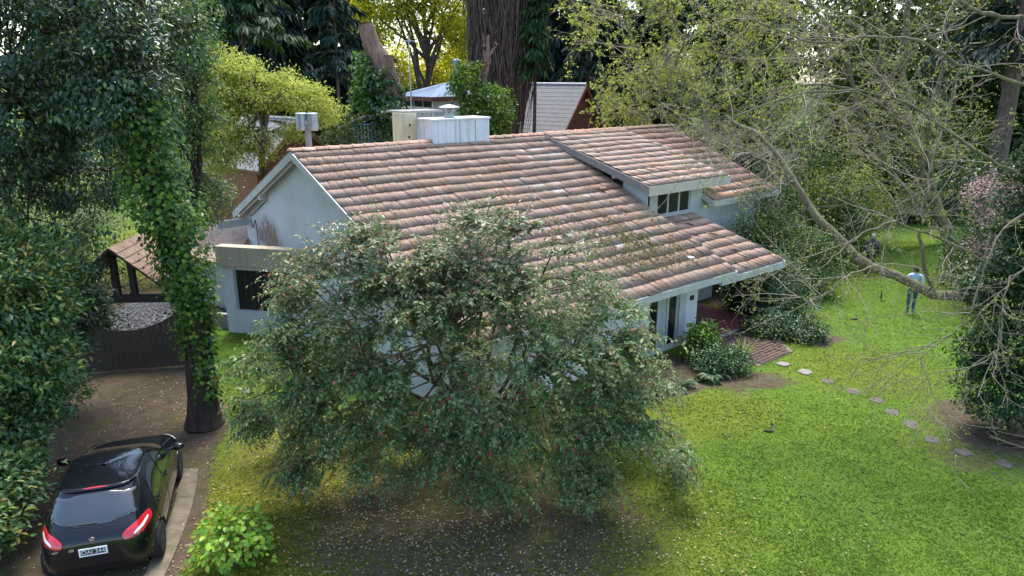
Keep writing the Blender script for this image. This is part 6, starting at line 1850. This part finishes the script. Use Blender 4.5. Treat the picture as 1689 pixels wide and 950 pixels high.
def paint_blue(c):
    if c.z > 1.505: return 2
    if abs(c.x) > 0.0 and c.y < -0.115 and c.z < 0.99 and c.z > 0.85: return 2
    if c.z > 0.93 or (abs(c.x) > 0.19 and c.z > 0.9): return 0
    if c.z < 0.075: return 3
    return 1
person('person', 'person in a pale blue shirt and jeans standing on the lawn, seen from behind', gnd(1500, 517), radians(-18), 1.66, J, E_, [shirt, jeans, skin, shoe], paint_blue, (darkh, (0, 0.0, 1.615)))
J, E_ = walker_joints(0.14, 0.15, False)
def paint_navy(c):
    if c.z > 1.505: return 2
    if abs(c.x) > 0.19 and c.z < 0.86: return 2
    if c.z > 0.86:
        return 3 if 1.20 < c.z < 1.235 or 1.02 < c.z < 1.05 else 0
    return 1
person('person', 'person with grey hair in a dark striped jacket walking away across the lawn', gnd(1432, 453), radians(-25), 1.70, J, E_, [navy, dkt, skin, white_s], paint_navy, (grayh, (0, 0.0, 1.615)))

# ------------------------------------------------------------------ fallen leaves and grass
r = rng_(81)
n = 13000
X = np.concatenate([r.normal(-1.2, 2.6, n // 2), r.uniform(-10, -3, n // 4), r.uniform(-5, 12, n - n // 2 - n // 4)])
Y = np.concatenate([r.normal(10.8, 1.6, n // 2), r.uniform(8.5, 18, n // 4), r.uniform(9, 24, n - n // 2 - n // 4)])
keep = r.uniform(0, 1, n) < np.where(np.arange(n) < n // 2, 0.75, np.where(np.arange(n) < 3 * n // 4, 0.7, 0.10))
keep &= r.uniform(-1.1, 0.5, n) < vnoise(X, Y, 96, 2.5)
P = np.stack([X, Y, ground_z(X, Y) + 0.02], 1)[keep]
P = P[~inside_house(P)]
k = len(P)
D = norm(np.stack([r.normal(0, 1, k), r.normal(0, 1, k), r.normal(0.1, 0.2, k)], 1))
sc = r.uniform(0.03, 0.07, k)
V, F = leaves_np(P, D, np.array([0, 0, 1.0]) + 0.35 * rdir(r, k), sc, sc * 0.45)
tag(link('fallen_leaves', fast_mesh('fallen_leaves', V, F), MT['lf_litter']), 'pale fallen leaves scattered under the front tree and on the driveway', None, None, 'stuff')
n = 9000
X = r.uniform(-14, 14, n); Y = r.uniform(8.5, 24, n)
kp = r.uniform(0, 1, n) < dirt_mask(X, Y)
P = np.stack([X, Y, ground_z(X, Y) + 0.015], 1)[kp]; P = P[~inside_house(P)]; k = len(P)
D = norm(np.stack([r.normal(0, 1, k), r.normal(0, 1, k), r.normal(0.1, 0.2, k)], 1)); sc = r.uniform(0.02, 0.06, k)
V, F = leaves_np(P, D, np.array([0, 0, 1.0]) + 0.4 * rdir(r, k), sc, sc * 0.5)
tag(link('leaf_litter', fast_mesh('leaf_litter', V, F), MT['lf_drylitter']), 'brown leaf litter on the bare soil', None, None, 'stuff')
n = 330000
Y = 8.8 + 26 * r.uniform(0, 1, n) ** 1.5
X = r.uniform(-0.75, 0.93, n) * Y
dm = dirt_mask(X, Y); clump_ = vnoise(X, Y, 91, 9.0)
kp = (r.uniform(0, 1, n) > dm * 1.15) & (r.uniform(-1, 1.2, n) < 0.3 * clump_ + 0.9)
P = np.stack([X, Y, ground_z(X, Y)], 1)[kp]
P = P[~inside_house(P)]; k = len(P)
a = r.uniform(0, 2 * pi, k); hgt = r.uniform(0.015, 0.035, k) * (1 + 0.5 * vnoise(P[:, 0], P[:, 1], 92, 2.0))
wd = r.uniform(0.006, 0.012, k) * (0.7 + P[:, 1] / 22)
sdv = np.stack([np.cos(a), np.sin(a), 0 * a], 1); ln_ = np.stack([-np.sin(a), np.cos(a), 0 * a], 1) * (hgt * r.uniform(0.8, 2.6, k))[:, None]
V = np.stack([P - sdv * wd[:, None], P + sdv * wd[:, None], P + ln_ + np.array([0, 0, 1.0]) * hgt[:, None]], 1).reshape(-1, 3)
tag(link('grass', fast_mesh('grass', V, np.arange(3 * k).reshape(-1, 3)), MT['grass']), 'short green grass of the lawn', None, None, 'stuff')

n = 1500
X = r.uniform(-1, 14, n); Y = r.uniform(10, 26, n)
kp = (dirt_mask(X, Y) < 0.3) & (vnoise(X, Y, 95, 1.7) + 0.8 * ell(X, Y, 6.2, 11.6, 1.1, 0.8) > 0.28)
C_ = np.stack([X, Y, ground_z(X, Y) + 0.012], 1)[kp]; C_ = C_[~inside_house(C_)]
q = np.repeat(C_, 7, 0); k = len(q)
a = r.uniform(0, 2 * pi, k); D = np.stack([np.cos(a), np.sin(a), r.uniform(0.05, 0.5, k)], 1); sc = r.uniform(0.035, 0.085, k)
V, F = leaves_np(q + r.normal(size=(k, 3)) * np.array([0.02, 0.02, 0]), D, np.array([0, 0, 1.0]) + 0.2 * rdir(r, k), sc, sc * 0.45)
tag(link('lawn_weeds', fast_mesh('lawn_weeds', V, F), MT['lf_weed']), 'flat weed rosettes and clover in the lawn', None, None, 'stuff')
